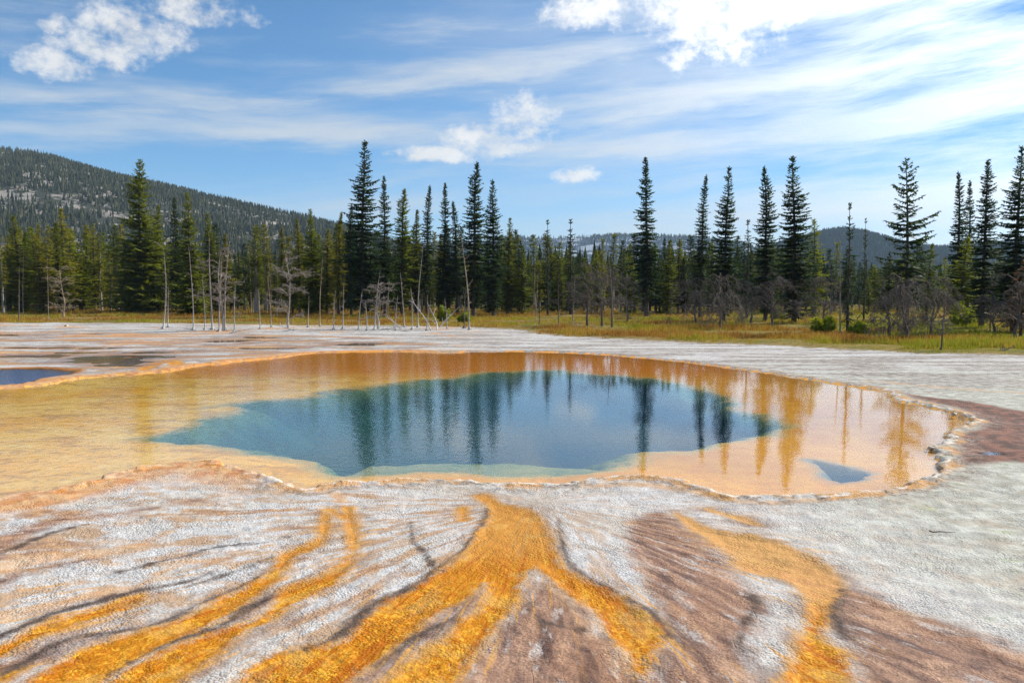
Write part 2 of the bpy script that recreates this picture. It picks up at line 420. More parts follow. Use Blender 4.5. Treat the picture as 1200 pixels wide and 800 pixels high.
# ------------------------------------------------------------------ ground materials
def mat_sinter():
    m, n, out = new_mat('sinter')
    pos0 = n.geo(); flow_ = n.vm('SCALE', n.attr('flow', True), 1.35)
    xyz = n.sep(pos0); pos = n.vm('SCALE', pos0, 1.6)
    big = n.noise(pos, .35, 5); mid = n.noise(pos, 2.0, 6, .6); fin = n.noise(pos, 14, 4, .65)
    strk = n.noise(flow_, 2.2, 6, .6, .6); strk2 = n.noise(n.vm('ADD', flow_, (7, 3, 2)), 5.0, 5, .6, .3)
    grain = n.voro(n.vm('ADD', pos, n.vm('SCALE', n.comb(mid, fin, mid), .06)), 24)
    # base: white to grey geyserite
    col = n.mix(n.st(mid, .38, .66), (.53, .515, .50), (.66, .655, .645))
    col = n.mix(n.m('MULTIPLY', n.st(big, .45, .62), .55), col, (.58, .54, .46))
    gap_shade = n.st(grain, .42, .72)
    col = n.mix(n.m('MULTIPLY', gap_shade, .55), col, (.33, .295, .265))  # shade in the gaps between pebbles, put into the base colour
    # cream green tinge away to the right
    gm = n.m('MULTIPLY', n.st(n.m('ADD', xyz[0], n.m('MULTIPLY', mid, 3)), 4.5, 7.5), n.st(xyz[1], 40, 22))
    col = n.mix(n.m('MULTIPLY', gm, .85), col, n.mix(n.st(mid, .38, .64), (.34, .33, .27), (.55, .55, .475)))
    moss = n.m('MULTIPLY', gm, n.st(n.noise(pos, 1.1, 5, .6), .60, .70))
    col = n.mix(n.m('MULTIPLY', moss, .6), col, (.34, .40, .20))
    # tan tint along the runoff
    fan = n.m('MULTIPLY', n.st(xyz[1], 13.5, 11.5), 1.0)
    tanm = n.m('MULTIPLY', n.m('MULTIPLY', n.st(strk, .47, .63), fan), n.st(xyz[0], 3.5, -1.0, .2, .85))
    col = n.mix(tanm, col, n.mix(fin, (.52, .31, .15), (.40, .27, .18)))
    stn = n.m('MULTIPLY', n.st(n.noise(n.vm('MULTIPLY', flow_, (.8, .45, 1)), 1.6, 6, .65, .5), .49, .64), n.st(xyz[1], 12.5, 10.5))
    col = n.mix(n.m('MULTIPLY', stn, n.st(xyz[0], 4.0, -1.5, .1, .85)), col, n.mix(n.st(strk2, .4, .6), (.29, .15, .08), (.50, .28, .13)))
    # far flats: grey streaks
    farm = n.st(xyz[1], 20, 30)
    fs = n.noise(n.vm('MULTIPLY', pos0, (.16, .55, 1)), 1.0, 6, .65)
    col = n.mix(n.m('MULTIPLY', n.m('MULTIPLY', farm, n.st(fs, .42, .56)), .9), col, n.mix(n.st(mid, .35, .65), (.20, .165, .14), (.42, .38, .34)))

    def layer(col, name, c, soft, amp, nz, fac=1.0, off=0.0):
        d = n.m('ADD', n.attr(name), n.m('MULTIPLY', n.m('SUBTRACT', nz, .5), amp))
        k = n.st(d, -soft + off, soft + off)
        return n.mix(n.m('MULTIPLY', k, fac) if fac != 1.0 else k, col, c), k
    peach = n.mix(n.st(strk2, .35, .65), (.55, .30, .14), (.60, .42, .27))
    col, kp = layer(col, 'sq', peach, .10, .40, n.noise(flow_, 4, 6, .65), .85)
    bst = n.noise(n.vm('MULTIPLY', flow_, (1.3, .55, 1)), 3.0, 5, .55, .5)
    brown = n.mix(n.st(bst, .36, .50), (.13, .064, .045), (.32, .17, .105))
    brown = n.mix(n.st(bst, .50, .66), brown, (.50, .29, .175))
    brown = n.mix(n.m('MULTIPLY', n.st(fin, .62, .74), .5), brown, (.56, .50, .46))
    brown = n.mix(n.m('MULTIPLY', n.st(n.noise(n.vm('MULTIPLY', flow_, (1.6, .8, 1)), 2.4, 6, .68), .54, .64), .75), brown, (.56, .50, .46))
    brown = n.mix(n.m('MULTIPLY', gap_shade, .4), brown, (.13, .08, .06))  # same painted pebble gap shade over the brown mats
    col, kb = layer(col, 'sb', brown, .16, .55, n.noise(flow_, 3, 6, .62), .93)
    # darker damp margins of the orange mats
    do = n.m('ADD', n.attr('so'), n.m('MULTIPLY', n.m('SUBTRACT', mid, .5), .25))
    mar = n.m('MULTIPLY', n.m('MULTIPLY', n.st(do, -.34, -.02), n.st(n.noise(flow_, 1.9, 5, .6), .42, .60)), .75)
    col = n.mix(mar, col, n.mix(mid, (.16, .105, .085), (.34, .22, .15)))
    fl_ = n.noise(n.vm('MULTIPLY', flow_, (4.5, .55, 1)), 2.2, 6, .65, .4)
    thr = n.m('MULTIPLY', n.st(fl_, .55, .64), n.m('MAXIMUM', n.st(n.attr('so'), -.55, -.08), n.m('MULTIPLY', n.st(xyz[0], -1.2, -3.2), n.m('MULTIPLY', n.st(xyz[1], 9.8, 8.0), .75))))
    col = n.mix(n.m('MULTIPLY', thr, .85), col, n.mix(fin, (.58, .25, .03), (.66, .40, .14)))
    frg = n.st(n.m('ADD', do, n.m('MULTIPLY', n.m('SUBTRACT', fin, .5), .25)), -.13, .03)
    col = n.mix(n.m('MULTIPLY', frg, .7), col, (.55, .30, .10))
    dark = n.mix(mid, (.05, .036, .03), (.14, .10, .08))
    col, kd = layer(col, 'sd', dark, .06, .30, n.noise(flow_, 5, 6, .7), .95)
    # orange bacterial mat
    fil = n.noise(n.vm('MULTIPLY', flow_, (2.5, 1.0, 1)), 6, 6, .7, 1.2)
    org = n.mix(n.st(fil, .36, .66), (.48, .145, .004), (.62, .265, .016))
    org = n.mix(n.st(n.noise(pos, 1.3, 5, .6), .52, .68), org, (.62, .32, .06))
    org = n.mix(n.m('MULTIPLY', n.st(fin, .60, .70), .6), org, (.30, .17, .05))
    lump = n.noise(n.vm('MULTIPLY', pos, (1, .8, 1)), 8.5, 4, .6, .8)
    nr_ = n.st(xyz[1], 8.6, 7.4)
    org = n.mix(n.m('MULTIPLY', nr_, n.st(lump, .53, .62)), org, (.74, .37, .035))
    org = n.mix(n.m('MULTIPLY', nr_, n.m('MULTIPLY', n.st(lump, .44, .37), .5)), org, (.34, .15, .02))
    rust = n.noise(n.vm('MULTIPLY', flow_, (2.0, .35, 1)), 2.6, 5, .6, .3)
    org = n.mix(n.m('MULTIPLY', n.st(rust, .52, .64), .75), org, (.42, .105, .006))
    org = n.mix(n.m('MULTIPLY', n.st(rust, .42, .34), .6), org, (.68, .36, .045))
    org = n.mix(n.m('MULTIPLY', n.m('MULTIPLY', n.st(xyz[0], 1.5, 2.6), n.st(xyz[1], 6.8, 8.0)), .6), org, (.62, .37, .17))
    upst = n.st(xyz[1], 8.2, 9.6)
    org = n.mix(n.m('MULTIPLY', upst, .35), org, (.64, .36, .11))
    old = n.noise(n.vm('MULTIPLY', flow_, (.9, .3, 1)), 1.7, 4, .6)
    org = n.mix(n.m('MULTIPLY', n.st(old, .54, .66), .6), org, n.mix(fil, (.30, .165, .05), (.52, .30, .10)))
    inv = n.m('ADD', n.m('MULTIPLY', n.noise(pos, 3.3, 6, .75), .6), n.m('MULTIPLY', n.noise(flow_, 9, 5, .7), .4))
    d2 = n.m('ADD', n.attr('so'), n.m('MULTIPLY', n.m('SUBTRACT', inv, .5), .62))
    ko = n.st(d2, -.06, .07)
    # pale breaks inside the mat
    brk = n.m('MULTIPLY', n.st(n.noise(flow_, 7, 5, .7), .60, .68), n.st(n.attr('so'), .3, .05))
    ko = n.m('MULTIPLY', ko, n.m('SUBTRACT', 1.0, n.m('MULTIPLY', brk, .75)))
    col = n.mix(ko, col, org)
    # red-brown wet mats on the far right, wet flats
    kr = n.st(n.m('ADD', n.attr('sr'), n.m('MULTIPLY', n.m('SUBTRACT', mid, .5), .5)), -.1, .25)
    redc = n.mix(n.st(mid, .42, .6), (.075, .018, .008), (.22, .062, .024))
    redc = n.mix(n.st(fin, .56, .66), redc, (.10, .06, .05))
    col = n.mix(n.m('MULTIPLY', kr, .9), col, redc)
    wt = n.attr('wet')
    wetc = n.mix(n.st(big, .42, .6), (.25, .20, .18), (.36, .19, .09))
    col = n.mix(n.m('MULTIPLY', n.m('MULTIPLY', wt, n.st(n.attr('sr'), .1, -.2)), .85), col, wetc)
    ks = n.st(n.attr('ss'), -.6, -.05)
    col = n.mix(ks, col, (.42, .17, .04))
    ks2 = n.st(n.attr('ss'), .0, .35)
    col = n.mix(ks2, col, (.17, .26, .52))
    fln = n.noise(n.vm('MULTIPLY', pos0, (.13, .34, 1)), 1.0, 6, .62)
    flm = n.m('MULTIPLY', n.st(n.attr('sf'), -.4, .8), n.st(fln, .47, .56))
    col = n.mix(n.m('MULTIPLY', flm, .8), col, n.mix(n.st(fs, .42, .58), (.26, .17, .13), (.50, .26, .10)))
    lfm = n.m('MULTIPLY', n.m('MULTIPLY', n.st(xyz[0], 1, -4), n.st(xyz[1], 19, 23)), n.st(n.m('ADD', n.attr('sp'), n.m('MULTIPLY', n.m('SUBTRACT', fln, .5), 2.5)), -1.5, -.4))
    col = n.mix(n.m('MULTIPLY', lfm, .85), col, n.mix(n.st(fs, .42, .58), (.40, .22, .13), (.66, .42, .22)))
    # rim crust
    spn = n.m('ADD', n.attr('sp'), n.m('MULTIPLY', n.m('SUBTRACT', mid, .5), .22))
    ring = n.m('MULTIPLY', n.st(spn, -.95, -.20), n.st(n.noise(pos, 2.6, 5, .65), .42, .56))
    col = n.mix(n.m('MULTIPLY', ring, .85), col, n.mix(n.st(fin, .40, .6), (.10, .08, .065), (.44, .36, .29)))
    orr = n.m('MULTIPLY', n.st(spn, -.42, -.22), n.m('MULTIPLY', n.st(n.noise(pos, .9, 4), .42, .55), n.st(xyz[1], 29, 24)))
    col = n.mix(n.m('MULTIPLY', orr, .75), col, (.60, .31, .10))
    cr = n.m('MULTIPLY', n.st(spn, -.19, -.12), n.st(spn, .03, -.03))
    cr = n.m('MULTIPLY', n.m('MULTIPLY', cr, n.st(n.noise(pos, 3, 5, .65), .43, .58)), n.st(xyz[1], 28, 24))
    col = n.mix(cr, col, (.70, .62, .53))
    lf = n.m('MULTIPLY', n.st(xyz[0], -3.6, -4.6), n.m('MULTIPLY', n.st(spn, -1.3, -.6), n.st(xyz[1], 10.0, 11.0)))
    col = n.mix(n.m('MULTIPLY', lf, .7), col, n.mix(n.st(mid, .4, .6), (.52, .19, .04), (.66, .38, .17)))
    smn = n.m('ADD', n.attr('sm'), n.m('MULTIPLY', n.m('SUBTRACT', n.noise(n.vm('MULTIPLY', pos0, (.35, .8, 1)), 1.0, 6, .65), .5), 2.2))
    km = n.st(smn, -.12, .15)
    mcol = n.mix(n.st(mid, .35, .65), (.16, .11, .03), (.30, .22, .06))
    mcol = n.mix(n.st(n.noise(pos, .12, 5), .5, .62), mcol, (.14, .15, .03))
    mcol = n.mix(n.st(smn, .9, .1), mcol, n.mix(mid, (.20, .15, .08), (.42, .32, .18)))
    col = n.mix(km, col, mcol)
    # pits and crumbs
    pit = n.st(n.noise(pos, 30, 3, .6), .60, .72)
    col = n.mix(n.m('MULTIPLY', n.m('MULTIPLY', pit, n.m('SUBTRACT', 1.0, ko)), .35), col, (.22, .18, .15))
    wetk = n.m('MAXIMUM', n.m('MAXIMUM', n.m('MULTIPLY', ko, .6), n.m('MULTIPLY', kb, .55)), n.m('MAXIMUM', wt, n.m('MULTIPLY', kd, .4)))
    rough = n.m('SUBTRACT', .85, n.m('MULTIPLY', wetk, .35))
    gh = n.m('ADD', n.m('MULTIPLY', n.m('SUBTRACT', .6, grain), n.m('SUBTRACT', 1.0, n.m('MULTIPLY', kb, .5))), n.m('MULTIPLY', fin, 1.1))
    ter = n.noise(n.vm('MULTIPLY', flow_, (2.2, 9.0, 1)), 3.0, 4, .6, .3)
    gh = n.m('ADD', gh, n.m('MULTIPLY', n.m('MULTIPLY', ter, 1.6), n.st(xyz[1], 13, 10)))
    crk = n.m('MULTIPLY', n.st(n.voro(n.vm('ADD', pos, n.vm('SCALE', n.comb(mid, fin, mid), .25)), 3.2, 'DISTANCE_TO_EDGE'), .035, .0), n.st(n.noise(pos, .8, 3), .50, .60))
    gh = n.m('SUBTRACT', gh, n.m('MULTIPLY', crk, 1.2))
    nb = n.bump(gh, n.st(n.noise(pos, .9, 4), .40, .62, .28, .60), .024)
    nb = n.bump(n.m('ADD', mid, n.m('MULTIPLY', fil, ko)), .28, .05, nb)
    principled(n, out, col, rough, nb, .06)
    return m


def mat_bed():
    m, n, out = new_mat('pool_mat')
    pos = n.geo(); xyz = n.sep(pos)
    big = n.noise(pos, .3, 5); mid = n.noise(pos, 1.6, 6, .6); fin = n.noise(pos, 9, 5, .65)
    lft = n.st(n.m('ADD', xyz[0], n.m('MULTIPLY', big, 6)), 4.0, -3.0)
    shelf_r = n.mix(n.st(mid, .35, .65), (.68, .27, .006), (.76, .35, .02))
    shelf_l = n.mix(n.st(big, .36, .62), (.92, .44, .02), (.95, .58, .11))
    shelf_l = n.mix(n.m('MULTIPLY', n.st(mid, .5, .68), .6), shelf_l, (.74, .36, .04))
    col = n.mix(lft, shelf_r, shelf_l)
    mot = n.noise(n.vm('MULTIPLY', pos, (.8, 1.3, 1)), 1.1, 7, .7, .6)
    col = n.mix(n.m('MULTIPLY', n.m('MULTIPLY', n.st(mot, .50, .62), lft), .75), col, (.50, .22, .015))
    col = n.mix(n.m('MULTIPLY', n.m('MULTIPLY', n.st(mot, .45, .36), lft), .7), col, (.95, .66, .22))
    spk = n.noise(n.vm('MULTIPLY', pos, (1, .6, 1)), 6.5, 4, .7)
    col = n.mix(n.m('MULTIPLY', n.m('MULTIPLY', n.st(spk, .54, .64), lft), .5), col, (.36, .19, .04))
    # deeper orange along the far shore
    fo = n.m('MULTIPLY', n.st(n.m('ADD', xyz[1], n.m('MULTIPLY', mid, 5)), 30, 36), .85)
    col = n.mix(fo, col, (.70, .21, .006))
    col = n.mix(n.m('MULTIPLY', n.st(fin, .55, .7), .35), col, (.34, .18, .05))
    gr = n.m('MULTIPLY', n.st(n.attr('sp'), .45, .10), .6)
    col = n.mix(gr, col, (.62, .34, .12))
    # edge of the deep vent: green, then teal, then blue
    shn = n.m('ADD', n.attr('sh'), n.m('ADD', n.m('MULTIPLY', n.m('SUBTRACT', mid, .5), .8), n.m('MULTIPLY', n.m('SUBTRACT', fin, .5), .5)))
    col = n.mix(n.st(shn, -.5, .0), col, (.50, .33, .09))
    teal = n.mix(n.st(xyz[0], 1.0, -4.5), (.002, .048, .078), (.007, .060, .052))
    col = n.mix(n.st(shn, -.10, .30), col, (.09, .16, .08))
    col = n.mix(n.st(shn, .10, 1.1), col, teal)
    sgn = n.m('ADD', n.attr('sg'), n.m('MULTIPLY', n.m('SUBTRACT', mid, .5), .5))
    col = n.mix(n.m('MULTIPLY', n.st(sgn, -.12, .22), n.st(shn, -.1, .2)), col, n.mix(n.st(mid, .35, .65), (.15, .21, .10), (.26, .27, .13)))
    s2 = n.m('ADD', n.attr('sh2'), n.m('MULTIPLY', n.m('SUBTRACT', mid, .5), .15))
    col = n.mix(n.st(s2, -.30, .28), col, (.06, .17, .20))
    nb = n.bump(n.m('ADD', mid, n.m('MULTIPLY', fin, .5)), .4, .06)
    principled(n, out, col, .9, nb, .1)
    return m


M_sinter, M_bed = mat_sinter(), mat_bed()
qs = lambda a: a[Q].mean(1)
f_bed = qs(sp) > 0.03
f_mead = (qs(sm) > 0) & ~f_bed
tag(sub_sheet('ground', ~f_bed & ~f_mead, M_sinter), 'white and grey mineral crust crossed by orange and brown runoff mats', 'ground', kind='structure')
tag(sub_sheet('pool_bed', f_bed, M_bed), 'orange mat shelf and deep blue vent under the hot spring water', 'pool bed', kind='structure')
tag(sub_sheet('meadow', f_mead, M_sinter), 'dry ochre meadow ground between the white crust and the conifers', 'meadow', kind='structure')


# ------------------------------------------------------------------ water
def mat_water(name, tint, ripple):
    m, n, out = new_mat(name)
    pos = n.geo()
    w1 = n.noise(n.vm('MULTIPLY', pos, (1, .8, 1)), 5.5, 3, .6, .4)
    w2 = n.noise(pos, 1.2, 2, .5)
    w3 = n.noise(n.vm('MULTIPLY', pos, (1, .7, 1)), 22, 2, .5)
    rs = n.st(n.sep(pos)[0], 4, -7, ripple * .25, ripple * 1.5)
    nb = n.bump(n.m('ADD', n.m('ADD', w1, n.m('MULTIPLY', w3, .18)), n.m('MULTIPLY', w2, .8)), rs, .035)
    cs = n.m('ABSOLUTE', n.vm('DOT_PRODUCT', n.geo('Incoming'), nb))
    fr = n.m('ADD', .02, n.m('MULTIPLY', .98, n.m('POWER', n.m('SUBTRACT', 1.0, cs, clamp=True), 5.0)), clamp=True)
    tr = n.n.new('ShaderNodeBsdfTransparent'); n.put(tr.inputs[0], tint)
    gl = n.n.new('ShaderNodeBsdfGlossy'); n.put(gl.inputs['Color'], (1, 1, 1)); n.put(gl.inputs['Roughness'], .008); n.l.new(nb, gl.inputs['Normal'])
    mx = n.n.new('ShaderNodeMixShader')
    n.l.new(fr, mx.inputs[0]); n.l.new(tr.outputs[0], mx.inputs[1]); n.l.new(gl.outputs[0], mx.inputs[2])
    n.l.new(mx.outputs[0], out.inputs['Surface'])
    return m


def offset_poly(P, d):
    A = 0.5 * np.sum(P[:, 0] * np.roll(P[:, 1], -1) - P[:, 1] * np.roll(P[:, 0], -1))
    t = np.roll(P, -1, 0) - np.roll(P, 1, 0)
    nrm = np.stack([t[:, 1], -t[:, 0]], 1) * (1 if A > 0 else -1)
    nrm /= np.linalg.norm(nrm, axis=1, keepdims=True) + 1e-9
    return P + nrm * d


def water(name, P, mat, label):
    A = np.sum(P[:, 0] * np.roll(P[:, 1], -1) - P[:, 1] * np.roll(P[:, 0], -1))
    if A < 0: P = P[::-1]
    m = bpy.data.meshes.new(name)
    m.from_pydata([(x, y, 0) for x, y in P], [], [list(range(len(P)))])
    m.materials.append(mat)
    return tag(link(name, m), label, 'water', kind='structure')


M_water = mat_water('spring_water', (.96, .98, .97), .12)
water('pool_water', offset_poly(world_poly(POOL, 2), .3), M_water, 'steaming hot spring pool, deep blue in the middle with orange shallows')
M_film = mat_water('film_water', (.93, .95, .95), .10)
water('shallow_water', offset_poly(world_poly([(-200, 391), (0, 388), (150, 390), (300, 392), (450, 396), (522, 404), (480, 409), (400, 408), (330, 412), (230, 419), (170, 428), (110, 434), (70, 427), (-200, 427)], 2), 0.1), M_film, 'thin film of water on the mineral flats behind the pool at left')
water('side_pool_water', offset_poly(world_poly(SIDE, 2), .45), M_film, 'small blue violet pool at the left edge behind the orange shelf')
water('runoff_water', offset_poly(world_poly(RED, 2), .1), M_film, 'shallow water over red brown mats right of the pool rim')


# ------------------------------------------------------------------ conifers
def mat_foliage(name, c1, c2, c3=None):
    m, n, out = new_mat(name)
    oi = n.n.new('ShaderNodeObjectInfo')
    t = n.attr('tint')
    col = n.mix(t, c1, c2)
    if c3 is not None: col = n.mix(n.m('MULTIPLY', oi.outputs['Random'], .7), col, c3)
    col = n.mix(n.m('MULTIPLY', n.noise(n.geo(), .6, 3), .5), col, n.mix(1.0, col, (.75, .7, .6), 'MULTIPLY'))
    d = n.n.new('ShaderNodeBsdfPrincipled'); n.put(d.inputs['Base Color'], col); n.put(d.inputs['Roughness'], .6); n.put(d.inputs['Specular IOR Level'], .25)
    tl = n.n.new('ShaderNodeBsdfTranslucent'); n.put(tl.inputs[0], n.mix(1.0, col, (1.5, 1.5, .45), 'MULTIPLY'))
    mx = n.n.new('ShaderNodeMixShader'); mx.inputs[0].default_value = .38
    n.l.new(d.outputs[0], mx.inputs[1]); n.l.new(tl.outputs[0], mx.inputs[2]); n.l.new(mx.outputs[0], out.inputs['Surface'])
    return m


def mat_bark(name, c1, c2, white=0.0):
    m, n, out = new_mat(name)
    tc = n.n.new('ShaderNodeTexCoord').outputs['Object']
    k = n.noise(n.vm('MULTIPLY', tc, (6, 6, 1.2)), 1.5, 5, .65)
    col = n.mix(n.st(k, .35, .65), c1, c2)
    if white:
        zz = n.sep(n.geo())[2]
        kk = n.st(n.m('ADD', zz, n.m('MULTIPLY', k, 1.2)), white + 1.2, white * .3)
        col = n.mix(n.m('MULTIPLY', kk, .85), col, (.62, .60, .57))
    principled(n, out, col, .9, n.bump(k, .6, .05), .2)
    return m


M_fol_dark = mat_foliage('needles_dark', (.022, .042, .022), (.055, .088, .034), (.035, .065, .035))
M_fol_green = mat_foliage('needles_green', (.075, .115, .016), (.25, .27, .028), (.14, .15, .02))
M_fol_olive = mat_foliage('needles_olive', (.14, .15, .022), (.34, .30, .045), (.17, .17, .03))
M_fol_yel = mat_foliage('needles_yellow', (.14, .18, .02), (.30, .32, .03), None)
M_fol_rust = mat_foliage('needles_rust', (.10, .05, .03), (.20, .10, .05), None)
M_bark = mat_bark('bark', (.06, .045, .035), (.14, .11, .09))
M_bark_pale = mat_bark('bark_pale', (.20, .17, .15), (.38, .34, .30))
M_dead = mat_bark('dead_wood', (.17, .14, .12), (.38, .33, .28), 1.1)
M_dead_tan = mat_bark('dead_wood_tan', (.20, .15, .10), (.42, .34, .24), .6)
M_twig = mat_bark('grey_twigs', (.10, .082, .07), (.21, .175, .15))
M_drift = mat_bark('bleached_wood', (.42, .39, .35), (.66, .63, .59))


def tube(Vs, Fs, pts, rads, k=5):
    base = len(Vs)
    pts = [np.asarray(p, float) for p in pts]
    for a, (p, r) in enumerate(zip(pts, rads)):
        t = pts[min(a + 1, len(pts) - 1)] - pts[max(a - 1, 0)]
        t = t / (np.linalg.norm(t) + 1e-9)
        u = np.cross(t, (0.31, 0.95, 0.05)); u /= np.linalg.norm(u) + 1e-9
        w = np.cross(t, u)
        for q in range(k):
            an = 2 * math.pi * q / k
            Vs.append(p + r * (math.cos(an) * u + math.sin(an) * w))
    for a in range(len(pts) - 1):
        for q in range(k):
            q2 = (q + 1) % k
            Fs.append((base + a * k + q, base + a * k + q2, base + (a + 1) * k + q2, base + (a + 1) * k + q))


def quad_mesh(name, Vs, Fs, mat):
    return mesh_np(name, np.array(Vs), np.array(Fs), mat, True)


def conifer(seed, h, Rm, clear, mats, gap=.36, droop=.25, prof='spire', dens=1.0, bark=None, sparse=0.0):
    """returns (trunk mesh, crown mesh) for a tree of height h"""
    r = random.Random(seed)
    Vs, Fs = [], []
    lean = [r.uniform(-.03, .03) * h, r.uniform(-.03, .03) * h]
    ctr = lambda zz: np.array([lean[0] * (zz / h) ** 2 + .05 * math.sin(zz * .7 + seed), lean[1] * (zz / h) ** 2, zz])
    zs = np.linspace(-.2, h * .985, 9)
    tube(Vs, Fs, [ctr(q) for q in zs], [max(.012, .0115 * h * (1 - q / h) ** .8 + .012) * (1.25 if q < .1 else 1) for q in zs], 6)
    zz = clear * h * .5
    while zz < clear * h + 1.5:        # dead stubs low on the stem
        an = r.uniform(0, 6.283); L = r.uniform(.3, 1.1) * Rm * .6
        p = ctr(zz); e = p + np.array([math.cos(an) * L, math.sin(an) * L, -r.uniform(.0, .35) * L])
        tube(Vs, Fs, [p, (p + e) / 2 + np.array([0, 0, .06]), e], [.022, .016, .006], 3)
        zz += r.uniform(.15, .45)
    trunk = quad_mesh('trunk', Vs, Fs, bark or M_bark)
    P, T, tint = [], [], []

    def tri(a, b, c, t):
        k = len(P); P.extend((a, b, c)); T.append((k, k + 1, k + 2)); tint.extend((t, t, t))
    zz = clear * h
    ph = r.uniform(0, 6)
    lop = r.uniform(0, 6.28)
    while zz < h - .1:
        t = (h - zz) / h
        if prof == 'spire':      # narrow, widest low down
            pr = min(1.0, (t * 1.55) ** .85 + .05)
            if zz < (clear + .14) * h: pr *= .55 + .45 * (zz - clear * h) / (.14 * h)
        elif prof == 'cone':
            pr = min(1, t * 1.08 + .04)
        else:                    # column: thin brush
            pr = min(1, .28 + t * 1.3) * (.75 + .25 * math.sin(zz * 2.1 + seed))
        pr *= r.uniform(.66, 1.2) * (1 + .13 * math.sin(zz * 1.9 + seed * 1.7))
        nb = max(3, int((4 + 3.2 * pr) * dens))
        if r.random() < sparse: zz += gap * r.uniform(.5, 1.5); continue
        for b in range(nb):
            if r.random() < .10: continue
            an = ph + b * 2 * math.pi / nb + r.uniform(-.35, .35)
            L = Rm * pr * r.uniform(.70, 1.25) * (1 + .12 * math.cos(an - lop))
            if L < .08: L = .08
            dr = droop * r.uniform(.6, 1.4) * (0.15 + 1.2 * t) - .35 * (1 - t) ** 3
            o = np.array([math.cos(an), math.sin(an), 0.]); s_ = np.array([-o[1], o[0], 0.])
            c0 = ctr(zz + r.uniform(-.12, .12))
            bt = r.random() * .6
            nseg = max(2, int(L / .17))
            up = r.uniform(.1, .3)
            pt = lambda s: c0 + o * (L * s) + np.array([0, 0, L * (-dr * s * 1.25 + (up) * s * s)])
            prev = pt(0.0)
            for q in range(1, nseg + 1):
                s = q / nseg; p = pt(s)
                tt = min(1, bt + .4 * r.random() * s + .15 * s)
                wl = (.34 * L * (1.05 - s) + .12) * r.uniform(.7, 1.25)
                wd = .085 + .075 * min(1, L)
                for sg in (-1, 1):
                    if r.random() < .12: continue
                    e = p + s_ * sg * wl + o * wl * r.uniform(.3, .8) + np.array([0, 0, -wl * r.uniform(.05, .55)])
                    wv = o * wd * r.uniform(.7, 1.2) + np.array([0, 0, r.uniform(-.06, .06)])
                    tri(p - wv, p + wv, e, tt)
                # needles along the branch, standing and hanging
                k_ = np.array([r.uniform(-.03, .03), r.uniform(-.03, .03), 1.0]) * (.05 + .05 * r.random())
                tri(prev + k_ * .6, p - k_, p + k_ * .2 + o * .05, tt)
                if r.random() < .55:
                    hl = r.uniform(.10, .26)
                    tri(prev, p, (prev + p) / 2 + np.array([r.uniform(-.08, .08), r.uniform(-.08, .08), -hl]), tt * .6)
                prev = p
            e = pt(1.0 + .16 / max(L, .2))
            tri(prev - s_ * .045, prev + s_ * .045, e, min(1, bt + .5))
        ph += 1.1
        zz += gap * (.55 + .55 * min(1, t * 2)) * r.uniform(.8, 1.2)
    top = ctr(h - .25)
    for q in range(9):
        an = q * 2.4; zt = h - .05 - q * .07
        c = ctr(zt); o = np.array([math.cos(an), math.sin(an), 0])
        tri(c + np.array([0, 0, .10]), c - np.array([0, 0, .06]), c + o * (.10 + .02 * q) + np.array([0, 0, .10]), .5)
    tri(top + np.array([.03, 0, 0]), top - np.array([.03, 0, 0]), ctr(h) + np.array([0, 0, .18]), .5)
    crown = mesh_np('crown', np.array(P), np.array(T), mats, False)
    fattr(crown, 'tint', tint)
    return trunk, crown


def with_mat(mesh, mat):
    c = mesh.copy(); c.materials.clear(); c.materials.append(mat); return c


H0 = 16.0
PROTO = {}
for k, a in enumerate([dict(Rm=1.45, clear=.08, dens=1.5, gap=.31, prof='spire'), dict(Rm=1.32, clear=.12, dens=1.45, gap=.32, prof='spire', droop=.35), dict(Rm=1.55, clear=.06, dens=1.4, prof='spire', gap=.33, droop=.25),
                       dict(Rm=1.22, clear=.18, dens=1.4, prof='spire', gap=.31, droop=.3)]):
    PROTO['spire%d' % k] = conifer(100 + k, H0, mats=M_fol_dark, **a)
PROTO['full0'] = conifer(201, H0, 4.0, .01, M_fol_green, prof='cone', dens=1.5, gap=.32, droop=.2)
PROTO['full1'] = conifer(202, H0, 3.5, .03, M_fol_green, prof='cone', dens=1.4, gap=.36, droop=.25)
PROTO['open'] = conifer(203, 12, 2.1, .20, M_fol_dark, prof='spire', dens=.8, gap=.40, droop=.10)
for k in range(4):
    PROTO['pole%d' % k] = conifer(300 + k, 12, [1.1, 1.35, 1.0, 1.5][k], [.28, .12, .35, .05][k], M_fol_green, prof=['column', 'spire', 'column', 'spire'][k], gap=.34, dens=1.0, bark=M_bark_pale if k in (0, 2) else M_bark)
PROTO['thin'] = conifer(320, 12, .85, .12, M_fol_dark, prof='column', gap=.34, dens=.7, droop=.5, sparse=.15)
PROTO['young'] = conifer(330, 6, 1.15, .02, M_fol_yel, prof='cone', gap=.26, dens=1.0)
PH = {k: (H0 if k.startswith(('spire', 'full')) else 6 if k == 'young' else 12) for k in PROTO}
VAR = {}


def place_tree(kind, x, y, h, mat, label, name='conifer', group=None, wid=1.0, cat='tree', rz=None, z=0.0):
    tr, cr = PROTO[kind]
    key = (kind, mat.name)
    if key not in VAR: VAR[key] = cr if cr.materials[0] == mat else with_mat(cr, mat)
    s = h / PH[kind]
    e = bpy.data.objects.new(name, None); COL.objects.link(e)
    e.empty_display_size = .3
    e.location = (x, y, z); e.rotation_euler = (0, 0, random.uniform(0, 6.28) if rz is None else rz)
    e.scale = (s * wid, s * wid, s)
    link('trunk', tr, e); link('crown', VAR[key], e)
    tag(e, label, cat, group)
    return e


D, G, O_, YL, RU = M_fol_dark, M_fol_green, M_fol_olive, M_fol_yel, M_fol_rust
